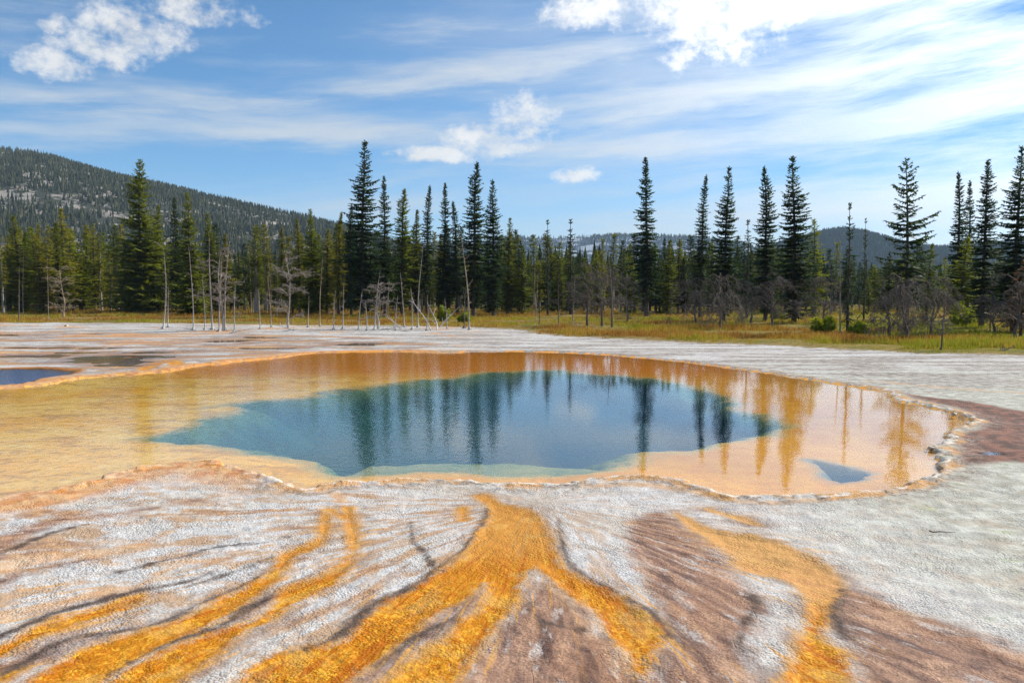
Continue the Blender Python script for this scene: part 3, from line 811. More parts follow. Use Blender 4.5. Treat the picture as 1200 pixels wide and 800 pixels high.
# photo x, top y, base y (where it stands), prototype, width factor, foliage, label
BIG = [
    (25, 253, 368, 'pole3', 1.5, G, 'mid green conifer near the left edge of the photo, standing in front of the wood'),
    (77, 244, 366, 'pole1', 1.3, O_, 'olive green conifer between the left edge of the photo and the broad dense spruce'),
    (165, 186, 368, 'full0', 1.0, G, 'broadest dense green spruce, branches to the grass, under the wooded hill'),
    (207, 232, 365, 'spire1', 1.1, D, 'dark slim conifer squeezed between the two broad green spruces at left'),
    (225, 226, 370, 'full1', .90, G, 'second broad green spruce, behind the cluster of pale dead trunks'),
    (367, 245, 369, 'full1', .85, G, 'dark green conifer just right of the pale many branched dead tree'),
    (397, 248, 370, 'spire3', 1.2, O_, 'olive conifer left of the tallest dark spruce'),
    (425, 165, 372, 'spire2', 1.15, D, 'tallest dark spruce of the group left of centre, top far above its neighbours'),
    (451, 207, 371, 'spire1', 1.0, D, 'narrow spruce directly right of the tallest dark spruce'),
    (471, 221, 370, 'spire0', 1.25, G, 'green bushy spruce right of the narrow one, beside the tallest dark spruce'),
    (500, 217, 371, 'spire3', 1.0, D, 'left one of two slim dark spruces standing close together near the centre'),
    (521, 215, 369, 'spire1', .95, D, 'right one of two slim dark spruces standing close together near the centre'),
    (555, 190, 372, 'spire0', 1.15, D, 'tall dark spruce below the small white cumulus, behind the ochre barked snag'),
    (578, 210, 371, 'spire2', 1.05, D, 'dark spruce touching the right side of the one below the cumulus'),
    (642, 258, 371, 'thin', 1.1, D, 'thin dark spire in front of the snowy ridge, left of its twin'),
    (669, 257, 370, 'thin', 1.3, D, 'thin dark spire in front of the snowy ridge, right of its twin'),
    (758, 184, 372, 'spire1', 1.15, D, 'lone tall dark spruce right of centre, mirrored as a dark streak in the pool'),
    (820, 205, 374, 'spire3', 1.0, D, 'slender dark spruce at the right end of the snowy ridge'),
    (848, 195, 377, 'spire2', 1.0, D, 'dark spruce behind the arching grey dead shrubs'),
    (875, 258, 374, 'thin', 1.3, D, 'small dark spire between two tall spruces right of the arching shrubs'),
    (897, 195, 378, 'spire0', 1.05, D, 'dark spruce standing left of the fullest spruce near the far dark hill'),
    (930, 183, 381, 'spire2', 1.2, D, 'fullest dark spruce at the left foot of the far dark hill'),
    (953, 256, 374, 'pole3', 1.2, YL, 'yellow green young conifer between the fullest dark spruce and the half dead spire'),
    (993, 238, 391, 'thin', .95, D, 'half dead thin spire with a bare grey trunk in front of the far dark hill'),
    (1012, 256, 379, 'thin', .7, D, 'thinnest scraggy spire in front of the peak of the far dark hill'),
    (1062, 185, 391, 'open', .98, D, 'open spruce with long ragged branches right of the far dark hill'),
    (1122, 200, 378, 'spire3', 1.05, D, 'dark spruce at the back left of the right hand trio'),
    (1133, 212, 377, 'spire1', .9, D, 'shortest dark spruce inside the right hand trio'),
    (1150, 187, 386, 'spire0', 1.05, D, 'foremost dark spruce of the right hand trio'),
    (1124, 278, 382, 'pole3', 1.7, YL, 'yellow green conifer low in front of the right hand trio'),
    (1187, 170, 391, 'spire2', 1.1, D, 'tall dark spruce at the right edge of the photo'),
    (1215, 215, 391, 'spire1', 1.1, D, 'dark spruce partly cut off by the right edge of the photo'),
    (1196, 300, 396, 'pole1', 1.6, RU, 'rusty brown dying conifer at the right edge below the tall dark spruce'),
    (112, 262, 364, 'pole1', 1.2, O_, 'olive conifer left of the broadest spruce, shorter than it'),
    (12, 275, 365, 'pole1', 1.5, O_, 'bushy olive conifer cut by the left edge of the photo'),
    (700, 292, 369, 'pole1', 1.3, G, 'short green conifer behind the grey dead shrubs left of the lone spruce'),
    (735, 285, 369, 'pole3', 1.1, G, 'green conifer just left of the lone tall spruce'),
    (782, 282, 370, 'pole3', 1.2, G, 'green conifer just right of the lone tall spruce'),
    (612, 282, 368, 'pole1', 1.3, D, 'short dark conifer right of the dark spruce pair under the cumulus'),
    (1085, 285, 377, 'pole3', 1.3, G, 'green conifer in the gap between the open spruce and the right hand trio'),
    (1040, 295, 376, 'pole1', 1.3, D, 'dark short conifer behind the weeping grey dead tree'),
    (302, 262, 368, 'spire3', 1.2, G, 'mid height conifer behind the gap between the dead trunk cluster and the pale branched tree'),
    (352, 256, 368, 'spire1', 1.2, O_, 'mid height olive conifer right behind the pale many branched dead tree'),
    (412, 240, 369, 'spire0', 1.1, D, 'dark spruce half hidden behind the left flank of the tallest spruce'),
    (487, 246, 369, 'spire1', 1.2, G, 'mid height conifer filling the gap right of the bushy green spruce'),
    (536, 236, 369, 'spire3', 1.2, D, 'mid height dark spruce left of the one below the cumulus'),
    (595, 255, 369, 'spire2', 1.1, G, 'mid height conifer at the right end of the group under the cumulus'),
    (48, 262, 366, 'spire2', 1.3, O_, 'mid height olive conifer between the two tall ones at the far left'),
    (187, 240, 366, 'spire0', 1.3, G, 'green conifer hugging the right side of the broadest spruce'),
    (247, 250, 367, 'spire2', 1.3, G, 'green conifer rising behind the cluster of pale dead trunks'),
]
for (px, yt, yb, kind, wid, mat, lab) in BIG:
    x, y = gp(px, yb)
    place_tree(kind, x, y, height_at(yt, y), mat, lab, 'spruce_tree' if kind.startswith(('spire', 'full', 'open', 'thin')) else 'conifer_tree', 'tall conifers standing above the wood', wid)

# the wood behind: every tree its own object
SECT = [(-60, 135, 258, 300, 44, [O_, O_, G, YL], 'slim olive conifer in the sunlit wood below the wooded hill at left'),
        (135, 345, 262, 312, 38, [G, O_, D], 'conifer in the wood behind the two broad spruces and the pale dead trunks'),
        (345, 600, 262, 312, 48, [G, D, O_], 'short conifer filling the wood between the tall spruces left of centre'),
        (600, 770, 268, 312, 38, [G, O_, D], 'short conifer in the wood below the snowy ridge'),
        (770, 960, 276, 318, 38, [G, D, D], 'short conifer in the wood behind the arching grey dead shrubs'),
        (960, 1260, 284, 325, 36, [D, G, YL], 'short conifer in the open wood below the far dark hill')]
kinds = ['pole0', 'pole1', 'pole2', 'pole3', 'pole1', 'spire1']
for (x0, x1, t0, t1, num, ml, lab) in SECT:
    for q in range(num):
        px = x0 + (x1 - x0) * (q + random.random()) / num
        yb = random.uniform(361, 369)
        x, y = gp(px, yb)
        h = height_at(random.uniform(t0, t1), y)
        place_tree(random.choice(kinds), x, y, h, random.choice(ml), lab, 'conifer_tree', 'conifers of the dense wood', random.uniform(1.15, 1.9) * (1.12 if x0 > 590 else 1))


# ------------------------------------------------------------------ far wood and hill forests (uncountable)
def far_mat(name, c1, c2):
    m, n, out = new_mat(name)
    col = n.mix(n.attr('tint'), c1, c2)
    principled(n, out, col, .95, None, .05)
    return m


def mini_forest(name, pts, hs, mat, tiers=3, wf=.19, k=5):
    """pts (n,3); a ragged tiered cone each, all in one mesh"""
    n = len(pts); Vs = []; Fs = []; tints = []
    off = 0
    for ti in range(tiers):
        zb = .08 + .85 * ti / tiers; zt = min(1.0, zb + 1.25 / tiers + .1)
        rad = wf * (1 - zb) * hs * rng.uniform(.75, 1.2, n)
        an0 = rng.uniform(0, 6.28, n)
        ring = []
        for q in range(k):
            an = an0 + 2 * np.pi * q / k
            rj = rad * rng.uniform(.6, 1.35, n)
            ring.append(np.stack([pts[:, 0] + np.cos(an) * rj, pts[:, 1] + np.sin(an) * rj, pts[:, 2] + hs * (zb + rng.uniform(-.06, .04, n))], 1))
        apex = np.stack([pts[:, 0], pts[:, 1], pts[:, 2] + hs * zt], 1)
        blk = np.stack(ring + [apex], 1)          # n,k+1,3
        Vs.append(blk.reshape(-1, 3))
        base = off + np.arange(n) * (k + 1)
        for q in range(k):
            Fs.append(np.stack([base + q, base + (q + 1) % k, base + k], 1))
        off += n * (k + 1)
    tn = rng.uniform(0, 1, n)
    for ti in range(tiers): tints.append(np.repeat(tn, k + 1))
    m = mesh_np(name, np.concatenate(Vs), np.concatenate(Fs), mat, False)
    fattr(m, 'tint', np.concatenate(tints))
    return link(name, m)


M_far = far_mat('far_needles', (.028, .042, .018), (.11, .12, .028))
n = 3600
yy = rng.uniform(178, 480, n); xx = rng.uniform(-.78, .78, n) * yy
hs = rng.uniform(9, 16.5, n) * (.92 + .08 * yy / 250) * (1 - .28 * sstep(xx / yy, .28, .55))
o = mini_forest('far_wood', np.stack([xx, yy, np.zeros(n)], 1), hs, M_far, 5, .17, 6)
tag(o, 'dark far off wood on the plain behind the nearer conifers', 'wood', kind='stuff')


def prof_interp(pts, az):
    """ridge heights in photo pixels -> elevation tangent by azimuth tangent"""
    pts = np.array(pts, float)
    a = (pts[:, 0] - 600) / F
    return np.interp(az, a, (HOR - 7 - pts[:, 1]) / F)


def hill(name, pts, x0, x1, dfoot, dridge, dback, mat, label, rough=.05, nx=420, ny=150, seed=0):
    az = np.linspace((x0 - 600) / F, (x1 - 600) / F, nx)
    vv = np.linspace(0, 1, ny)
    A, Vv = np.meshgrid(az, vv, indexing='ij')
    dist = dfoot + (dback - dfoot) * Vv
    xx = A * dist; yy = dist
    hr = prof_interp(pts, A) * dridge
    vr = (dridge - dfoot) / (dback - dfoot)
    up = np.where(Vv < vr, np.sin(np.clip(Vv / vr, 0, 1) * np.pi / 2) ** 1.15, np.cos(np.clip((Vv - vr) / (1 - vr), 0, 1) * np.pi / 2) ** .8)
    nzz = (fbm(xx / dridge * 9, yy / dridge * 9, 5, seed) - .5)
    zz = hr * up * (1 + rough * 4 * nzz * np.sin(np.pi * np.clip(Vv / vr, 0, 1)) ** 1) + hr * rough * .6 * nzz - 2
    zz = np.maximum(zz, -1.0 - 0 * zz)
    P = np.stack([xx, yy, zz], -1).reshape(-1, 3)
    i_ = np.arange(nx - 1)[:, None]; j_ = np.arange(ny - 1)[None, :]
    Qh = np.stack([i_ * ny + j_, (i_ + 1) * ny + j_, (i_ + 1) * ny + j_ + 1, i_ * ny + j_ + 1], -1).reshape(-1, 4)
    m = mesh_np(name, P, Qh, mat, True)
    o = tag(link(name, m), label, 'hill', kind='structure')
    return o, xx, yy, zz, vr


def sample_hill(hl, num, pmask):
    _, xx, yy, zz, vr = hl
    nx, ny = xx.shape
    u = rng.uniform(0, nx - 1.001, num); v_ = rng.uniform(0, min(ny - 1.001, (vr + .06) * (ny - 1)), num)
    i_ = u.astype(int); j_ = v_.astype(int); fu = u - i_; fv = v_ - j_
    bil = lambda a: (a[i_, j_] * (1 - fu) + a[i_ + 1, j_] * fu) * (1 - fv) + (a[i_, j_ + 1] * (1 - fu) + a[i_ + 1, j_ + 1] * fu) * fv
    P = np.stack([bil(xx), bil(yy), bil(zz)], 1)
    keep = rng.uniform(0, 1, num) < pmask(P)
    return P[keep]


def mat_hill(name, c1, c2, rock, lo, hi, scale):
    m, n, out = new_mat(name)
    pos = n.geo()
    a = n.noise(pos, scale, 6, .6); b = n.noise(pos, scale * 9, 5, .65)
    col = n.mix(b, c1, c2)
    col = n.mix(n.m('MULTIPLY', n.st(n.m('ADD', a, n.m('MULTIPLY', n.m('SUBTRACT', b, .5), .35)), lo, hi), .9), col, rock)
    principled(n, out, col, .95, n.bump(b, .6, 6), .05)
    return m


M_hill_l = mat_hill('hillside', (.035, .04, .03), (.075, .075, .055), (.38, .34, .30), .50, .60, .03)
M_ridge = mat_hill('snowy_slope', (.02, .036, .06), (.045, .06, .085), (.48, .52, .58), .53, .60, .014)  # blue of the distant haze is partly put into these slope colours
M_hill_r = mat_hill('dark_slope', (.014, .018, .02), (.025, .03, .03), (.05, .05, .05), .60, .70, .006)
hl = hill('wooded_hill', [(-500, 190), (-250, 170), (-100, 170), (0, 179), (50, 185), (100, 196), (150, 208), (200, 218), (250, 230), (300, 241), (350, 250), (400, 262), (450, 276), (520, 296), (620, 320), (760, 345)],
          -500, 760, 620, 1500, 2300, M_hill_l, 'long rocky hill with dark conifers sloping down from the left', .022, seed=3)
pm = lambda P: 0.16 + .84 * sstep(fbm(P[:, 0] / 70, P[:, 1] / 70 + P[:, 2] / 35, 5, 61), .61, .47)
P = sample_hill(hl, 52000, pm)
M_hl = far_mat('hillside_needles', (.030, .038, .020), (.095, .095, .048))
M_hf = far_mat('hill_needles', (.020, .030, .020), (.055, .065, .035))
tag(mini_forest('hill_forest', P, rng.uniform(5, 11, len(P)), M_hl, 2, .22, 4), 'dark conifers scattered thickly over the long rocky hill', 'forest', kind='stuff')

hr_ = hill('snowy_ridge', [(400, 290), (480, 280), (560, 276), (600, 271), (640, 271), (680, 273), (720, 271), (760, 271), (800, 271), (840, 277), (900, 285), (960, 300), (1040, 320)],
           380, 1060, 2600, 3800, 4900, M_ridge, 'low blue ridge flecked with snow behind the wood at the centre', .08, seed=9)
P = sample_hill(hr_, 16000, lambda P: .15 + .7 * sstep(fbm(P[:, 0] / 200, P[:, 1] / 200, 4, 71), .6, .42))
tag(mini_forest('ridge_forest', P, rng.uniform(11, 20, len(P)), M_hf, 2, .2, 4), 'tiny conifers dotting the snow flecked ridge', 'forest', kind='stuff')
hr2 = hill('distant_hill', [(780, 330), (860, 300), (910, 280), (940, 272), (965, 265), (985, 263), (1010, 266), (1040, 274), (1070, 282), (1100, 283), (1150, 280), (1200, 276), (1260, 280), (1400, 300)],
           780, 1400, 1700, 2500, 3400, M_hill_r, 'dark rounded hill far off behind the half dead spires at right', .05, seed=14)
P = sample_hill(hr2, 34000, lambda P: np.full(len(P), .8))
tag(mini_forest('distant_forest', P, rng.uniform(8, 15, len(P)), M_hf, 2, .2, 4), 'dark conifers covering the far rounded hill', 'forest', kind='stuff')


# ------------------------------------------------------------------ dead trees
def snag(seed, h, bend=.0, branches=8, blen=1.0, curl=0, rad=.10, mat=None, twigs=True, name='dead_tree'):
    r = random.Random(seed)
    Vs, Fs = [], []
    pts = []; rd = []
    x = y = 0.0
    wx, wy = r.uniform(-.03, .03), r.uniform(-.03, .03)
    for q in range(13):
        t = q / 12
        pts.append(np.array([x + bend * h * t * t + .03 * h * curl * math.sin(t * 3.0), y, t * h - .1]))
        rd.append(rad * (1 - t) ** .75 + .014)
        wx += r.uniform(-.02, .02); wy += r.uniform(-.02, .02)
        x += wx * h / 12; y += wy * h / 12
    rd = [q * .62 for q in rd]; rd[0] *= 1.6
    if curl:   # bent over top
        for k in range(4):
            pts.append(pts[-1] + np.array([-.20 * curl, 0, .24 - .05 * k])); rd.append(.02)
    tube(Vs, Fs, pts, rd, 7)
    for k in range(4):      # root flare
        an = k * 1.57 + r.random()
        tube(Vs, Fs, [pts[0] + np.array([0, 0, .35]), pts[0] + np.array([math.cos(an) * rad * 2, math.sin(an) * rad * 2, .14]), pts[0] + np.array([math.cos(an) * rad * 4, math.sin(an) * rad * 4, .02])], [rad * .6, rad * .5, rad * .15], 4)
    trunk = quad_mesh('trunk', Vs, Fs, mat or M_dead)
    Vs, Fs = [], []
    for b in range(branches):
        t = r.uniform(.25, .97); i_ = min(11, int(t * 12)); p = pts[i_] + (pts[i_ + 1] - pts[i_]) * (t * 12 - i_)
        an = r.uniform(0, 6.28); L = blen * r.uniform(.35, 1.1) * (1.15 - t * .6)
        up = r.uniform(-.25, .7)
        o = np.array([math.cos(an), math.sin(an), up])
        q1 = p + o * L * .5 + np.array([0, 0, r.uniform(-.1, .12) * L]); q2 = p + o * L + np.array([0, 0, r.uniform(-.05, .3) * L])
        r0 = .026 * (1.2 - .6 * t)
        tube(Vs, Fs, [p, q1, q2], [r0, r0 * .7, .006], 4)
        if twigs:
            for w in range(3):
                s = r.uniform(.3, .95); c = p + (q2 - p) * s
                e = c + np.array([r.uniform(-1, 1), r.uniform(-1, 1), r.uniform(-.3, .8)]) * L * .35
                tube(Vs, Fs, [c, e], [r0 * .5, .004], 3)
    return trunk, (quad_mesh('branches', Vs, Fs, mat or M_dead) if Vs else None)


def dead_shrub(seed, h, w, mat, fork=4, droop=.5, n2=9, n3=7):
    """bare many-twigged tree: trunk and a haze of drooping twigs"""
    r = random.Random(seed)
    Vs, Fs = [], []; Vc, Fc_ = [], []
    tips = []
    th = h * r.uniform(.22, .36)
    tp = [np.array([0, 0, -.1]), np.array([r.uniform(-.08, .08), 0, th * .5]), np.array([r.uniform(-.2, .2), r.uniform(-.1, .1), th])]
    tube(Vs, Fs, tp, [.13, .10, .075], 6)
    lead = [tp[-1], tp[-1] + np.array([r.uniform(-.4, .4), 0, h * .30]), tp[-1] + np.array([r.uniform(-.7, .7), 0, h * .60])]
    tube(Vs, Fs, lead, [.07, .045, .015], 5)
    for b in range(fork * 4):
        s = r.random(); base = tp[-1] * (1 - s) + lead[2] * s + np.array([0, 0, -th * .7 * r.random() * (1 - s)])
        an = b * 2.39996 + r.uniform(-.3, .3); L = w * r.uniform(.4, 1.1) * (1.05 - .55 * s)
        o = np.array([math.cos(an), math.sin(an), 0])
        P4 = [base, base + o * L * .4 + np.array([0, 0, .28 * L]), base + o * L * .8 + np.array([0, 0, (.35 - droop * .35) * L]), base + o * L + np.array([0, 0, (.25 - droop) * L])]
        tube(Vc, Fc_, P4, [.032, .024, .014, .006], 4)
        for q in range(n2):
            t = r.uniform(.15, 1) * 3; i_ = min(2, int(t)); c = P4[i_] + (P4[i_ + 1] - P4[i_]) * (t - i_)
            dv = np.array([r.uniform(-1, 1), r.uniform(-1, 1), r.uniform(-.2 - droop, .7 - droop * .4)]) + o * .35
            l2 = L * r.uniform(.2, .45)
            m_ = c + dv * l2 * .5 + np.array([0, 0, .05]); e = c + dv * l2 + np.array([0, 0, -droop * l2 * .5])
            tube(Vc, Fc_, [c, m_, e], [.018, .014, .006], 3)
            for k in range(n3):
                s2 = r.random(); cc = c + (e - c) * s2
                ee = cc + np.array([r.uniform(-1, 1), r.uniform(-1, 1), r.uniform(-.6 - droop, .6)]) * l2 * r.uniform(.25, .55)
                tube(Vc, Fc_, [cc, ee], [.013, .005], 3)
    return quad_mesh('trunk', Vs, Fs, mat), quad_mesh('twigs', Vc, Fc_, mat)


def place_parts(name, px, yb, h, h0, parts, label, cat='dead tree', group=None, rz=0.0, wid=1.0, names=('trunk', 'bare_crown')):
    x, y = gp(px, yb)
    e = bpy.data.objects.new(name, None); COL.objects.link(e)
    e.location = (x, y, 0.0); e.rotation_euler = (0, 0, rz); s = h / h0; e.scale = (s * wid, s * wid, s)
    for nm, me in zip(names, parts):
        if me: link(nm, me, e)
    tag(e, label, cat, group)
    return e


# px, top y, base y, bend, n branches, branch len, curl, radius, material, label
SNAGS = [
    (191, 291, 386, .00, 5, .5, 1, .11, M_dead, 'white snag with its top bent over to the left, in front of the broadest spruce'),
    (197, 334, 384, .02, 3, .5, 0, .08, M_dead, 'short white snag leaning on the one with the bent top'),
    (227, 285, 386, -.02, 9, .7, 0, .08, M_dead, 'slender pale snag in front of the second broad spruce'),
    (249, 276, 387, .00, 9, .7, 0, .12, M_dead, 'left trunk of the cluster of pale dead trunks on the white flats'),
    (257, 300, 389, .04, 8, .7, 0, .10, M_dead, 'middle trunk of the cluster of pale dead trunks, leaning right'),
    (264, 279, 388, .06, 14, 1.2, 0, .11, M_dead, 'right trunk of the cluster of pale dead trunks, with forked grey top'),
    (375, 300, 383, .01, 5, .5, 0, .06, M_dead_tan, 'thin tan snag in front of the dark green conifer'),
    (361, 345, 384, .0, 1, .3, 0, .07, M_dead, 'low broken stump left of the thin tan snag'),
    (391, 338, 387, .03, 3, .4, 0, .08, M_dead, 'short grey broken snag at the edge of the flats'),
    (402, 328, 386, .05, 4, .5, 0, .08, M_dead, 'leaning short snag beside the grey broken one'),
    (439, 315, 387, .05, 9, .7, 0, .09, M_dead, 'crooked pale snag below the tallest dark spruce'),
    (455, 330, 378, .08, 3, .4, 0, .06, M_dead_tan, 'small leaning snag right of the crooked pale one'),
    (474, 318, 384, -.03, 5, .6, 0, .08, M_dead, 'grey snag between the tallest spruce and the straight pale pole'),
    (490, 286, 384, .06, 2, .4, 0, .09, M_dead, 'straight pale pole of a dead tree left of the ochre barked snag'),
    (550, 274, 387, -.04, 16, .8, 0, .11, M_dead_tan, 'ochre barked snag with stubby branches at the rim of the meadow'),
    (544, 335, 385, .02, 8, .6, 0, .08, M_twig, 'dark short snag right beside the ochre barked one'),
    (632, 350, 381, .0, 4, .5, 0, .07, M_twig, 'short dark dead stem at the meadow edge left of the snowy ridge'),
    (654, 318, 382, .01, 8, .6, 0, .07, M_twig, 'dark dead stem behind the white flats at the centre'),
    (717, 295, 386, -.09, 9, .7, 0, .12, M_twig, 'dark leaning dead trunk left of the lone tall spruce'),
    (671, 320, 383, .02, 10, .8, 0, .08, M_dead_tan, 'grey dead stem among the dead shrubs at the centre'),
    (628, 320, 378, .0, 6, .5, 0, .06, M_dead_tan, 'slim grey dead stem right of the spruce pair under the cumulus'),
    (985, 275, 391, .02, 10, .5, 0, .10, M_dead_tan, 'bare grey dead trunk touching the half dead spire at right'),
    (973, 345, 389, .0, 4, .4, 0, .08, M_dead_tan, 'short pale stump left of the half dead spire'),
    (1103, 332, 413, .02, 12, .7, 0, .06, M_twig, 'thin bare dead sapling nearest the white crust at right'),
    (1160, 310, 390, .03, 16, 1.0, 0, .09, M_twig, 'grey dead trunk in front of the right hand trio'),
    (22, 310, 378, .02, 6, .6, 0, .08, M_twig, 'dark bent dead stem at the meadow edge near the left edge of the photo'),
    (57, 300, 377, .0, 4, .5, 0, .05, M_dead_tan, 'thin dark dead pole in the meadow left of the broad spruce'),
    (420, 338, 387, .04, 6, .6, 0, .08, M_dead, 'short pale snag left of the crooked one, by the waterside'),
    (430, 350, 388, -.05, 6, .6, 0, .07, M_dead, 'stubby pale snag touching the crooked one'),
    (463, 344, 388, .06, 7, .7, 0, .08, M_dead, 'short branching pale snag among the bleached branches'),
    (483, 335, 387, -.06, 9, .7, 0, .08, M_dead, 'branching pale snag left of the straight pale pole'),
    (500, 350, 388, .10, 5, .7, 0, .07, M_dead, 'low leaning pale snag right of the straight pale pole'),
    (524, 348, 386, -.06, 5, .6, 0, .06, M_dead, 'small pale snag left of the ochre barked one'),
    (305, 335, 386, .03, 7, .6, 0, .07, M_dead, 'short pale snag left of the many branched dead tree'),
    (318, 322, 384, -.02, 6, .6, 0, .06, M_dead_tan, 'thin snag just left of the many branched dead tree'),
    (275, 330, 389, .05, 8, .8, 0, .08, M_dead, 'grey branching snag at the right side of the trunk cluster'),
    (240, 320, 387, -.03, 7, .7, 0, .07, M_dead, 'short grey snag at the left side of the trunk cluster'),
]
for k, (px, yt, yb, bend, nb, bl, curl, rad, mat, lab) in enumerate(SNAGS):
    x, y = gp(px, yb); h = height_at(yt, y)
    tr = snag(500 + k, h, bend, nb, bl, curl, rad, mat)
    place_parts('dead_tree', px, yb, 1, 1, tr, lab, group='dead standing trunks round the spring')

# many branched dead trees
SHRUBS = [
    (338, 281, 386, 2.2, M_dead, .05, 'pale many branched dead tree on the flats left of centre'),
    (262, 285, 388, 1.7, M_dead, .15, 'grey bare branching tree amid the cluster of pale dead trunks'),
    (443, 325, 386, 1.5, M_dead, .2, 'small pale branching dead tree beside the crooked snag'),
    (75, 300, 374, 2.2, M_dead_tan, .15, 'pale bare tree before the sunlit wood at left'),
    (688, 308, 383, 2.6, M_twig, .35, 'grey dead shrub in front of the wood left of the leaning dead trunk'),
    (706, 312, 384, 2.4, M_twig, .40, 'grey dead shrub touching the leaning dead trunk'),
    (735, 322, 379, 2.2, M_twig, .35, 'low grey dead shrub below the lone tall spruce'),
    (815, 315, 384, 2.7, M_twig, .75, 'left half of the arching pair of grey dead shrubs'),
    (843, 312, 388, 3.0, M_twig, .80, 'right half of the arching pair of grey dead shrubs'),
    (905, 310, 385, 2.8, M_twig, .55, 'grey dead shrub at the foot of the fullest dark spruce'),
    (880, 325, 382, 2.2, M_twig, .50, 'small grey dead shrub between the arching pair and the fullest spruce'),
    (965, 318, 386, 2.3, M_twig, .45, 'grey dead shrub left of the half dead spire'),
    (1063, 308, 402, 2.3, M_twig, .90, 'weeping grey dead tree on a stout dark trunk in the right meadow'),
    (1042, 322, 398, 1.6, M_twig, .80, 'smaller weeping dead shrub left of the stout trunked one'),
    (1092, 322, 399, 1.7, M_twig, .80, 'smaller weeping dead shrub right of the stout trunked one'),
    (1190, 318, 400, 1.9, M_twig, .45, 'brown grey dead shrub at the right edge of the photo'),
    (1165, 335, 392, 1.7, M_twig, .45, 'low dead shrub in front of the right hand trio'),
]
for k, (px, yt, yb, w, mat, dr, lab) in enumerate(SHRUBS):
    x, y = gp(px, yb); h = height_at(yt, y)
    place_parts('bare_tree', px, yb, 1, 1, dead_shrub(700 + k, h, w * 1.25, mat, 6, dr), lab, group='bare grey trees before the wood')

# pale pole trunks inside the wood
polem = [snag(800 + k, 10, random.uniform(-.03, .03), 10, .6, 0, .08, M_dead_tan) for k in range(4)]
for q in range(26):
    px = random.choice([random.uniform(5, 135), random.uniform(230, 330), random.uniform(300, 620), random.uniform(600, 900)])
    yb = random.uniform(366, 370)
    x, y = gp(px, yb)
    place_parts('dead_tree', px, yb, height_at(random.uniform(288, 330), y), 10, polem[q % 4], 'slim pale dead pole among the conifers of the wood', group='pale dead poles in the wood', rz=random.uniform(0, 6))

# ------------------------------------------------------------------ driftwood, stumps, rocks
def branch_piece(seed, L, up, mat, rad=.06, forks=4):
    r = random.Random(seed); Vs, Fs = [], []
    pts = [np.array([0, 0, .02])]
    for q in range(1, 7):
        t = q / 6
        pts.append(np.array([L * t, .05 * L * math.sin(t * 3 + seed), up * L * t * (1 - .18 * t) + .02 * L * r.uniform(-1, 1)]))
    tube(Vs, Fs, pts, [rad * (1 - .8 * q / 6) for q in range(7)], 6)
    for b in range(forks):
        p = pts[r.randint(1, 5)]; e = p + np.array([r.uniform(-.3, .5), r.uniform(-.4, .4), r.uniform(.1, .6)]) * L * .45
        tube(Vs, Fs, [p, (p + e) / 2 + np.array([0, .03, .04]), e], [rad * .45, rad * .3, rad * .08], 4)
    return quad_mesh('fallen_branch', Vs, Fs, mat)


DRIFT = [(445, 387, 2.2, .15, 0.1, 'bleached curved branch lying below the crooked pale snag'), (470, 386, 1.8, .75, 2.6, 'bleached branch pointing up to the left below the grey snag'),
         (505, 388, 2.6, 1.2, 2.4, 'tall bleached branch leaning left on the flats'), (512, 387, 2.9, .95, 1.9, 'long bleached limb leaning against nothing right of the pale pole'),
         (515, 384, 2.2, 1.0, .6, 'bleached branch leaning to the right of the pale pole'), (480, 389, 1.6, .2, 3.3, 'low bleached branch flat on the white crust at the waterside'),
         (455, 388, 1.5, .4, 1.0, 'small forked bleached branch beside the curved one'), (425, 388, 1.5, .12, .4, 'bleached stick lying left of the crooked pale snag'),
         (345, 388, 1.6, .3, 2.8, 'bleached branch at the foot of the many branched dead tree'), (330, 389, 1.3, .2, .2, 'short bleached stick left of the many branched dead tree'),
         (268, 391, 1.8, .25, .3, 'grey root branch beside the cluster of pale dead trunks'), (230, 388, 1.3, .2, 2.9, 'bleached stick at the foot of the slender pale snag'),
         (1170, 415, 1.2, .35, .4, 'dark tangled branch lying on the meadow edge at right'), (690, 386, 1.4, .35, 2.7, 'pale curved branch under the grey dead shrubs')]
for k, (px, yb, L, up, rz, lab) in enumerate(DRIFT):
    x, y = gp(px, yb)
    o = link('fallen_branch', branch_piece(900 + k, L, up, M_twig if px > 1100 else M_drift, .055), loc=(x, y, .03))
    o.rotation_euler = (0, 0, rz)
    tag(o, lab, 'branch', 'bleached wood lying round the pool')
x, y = gp(1108, 630)
o = link('stick', branch_piece(950, .34, .02, M_bark, .009, 0), loc=(x - .2, y, .07))
tag(o, 'short dark stick lying on the pale crust at right', 'stick')


def mat_rock():
    m, n, out = new_mat('rim_rock')
    k = n.noise(n.geo(), 9, 5, .65)
    principled(n, out, n.mix(n.st(k, .4, .62), (.36, .25, .15), (.64, .55, .43)), .85, n.bump(k, .7, .03), .3)
    return m


M_rock = mat_rock()


def rock_mesh(seed, size):
    import bmesh
    bm = bmesh.new(); bmesh.ops.create_icosphere(bm, subdivisions=3, radius=1)
    r = random.Random(seed); ph = [r.uniform(0, 9) for _ in range(6)]
    for v_ in bm.verts:
        c = v_.co
        d = 1 + .22 * math.sin(c.x * 2.7 + ph[0]) * math.sin(c.y * 3.1 + ph[1]) + .16 * math.sin(c.z * 4.3 + ph[2] + c.x * 2) + .08 * math.sin(c.y * 9 + ph[3]) * math.sin(c.x * 8 + ph[4])
        v_.co = Vector((c.x * d * size, c.y * d * size * .8, c.z * d * size * .55))
    m = bpy.data.meshes.new('rock'); bm.to_mesh(m); bm.free()
    m.materials.append(M_rock)
    for p in m.polygons: p.use_smooth = True
    return m


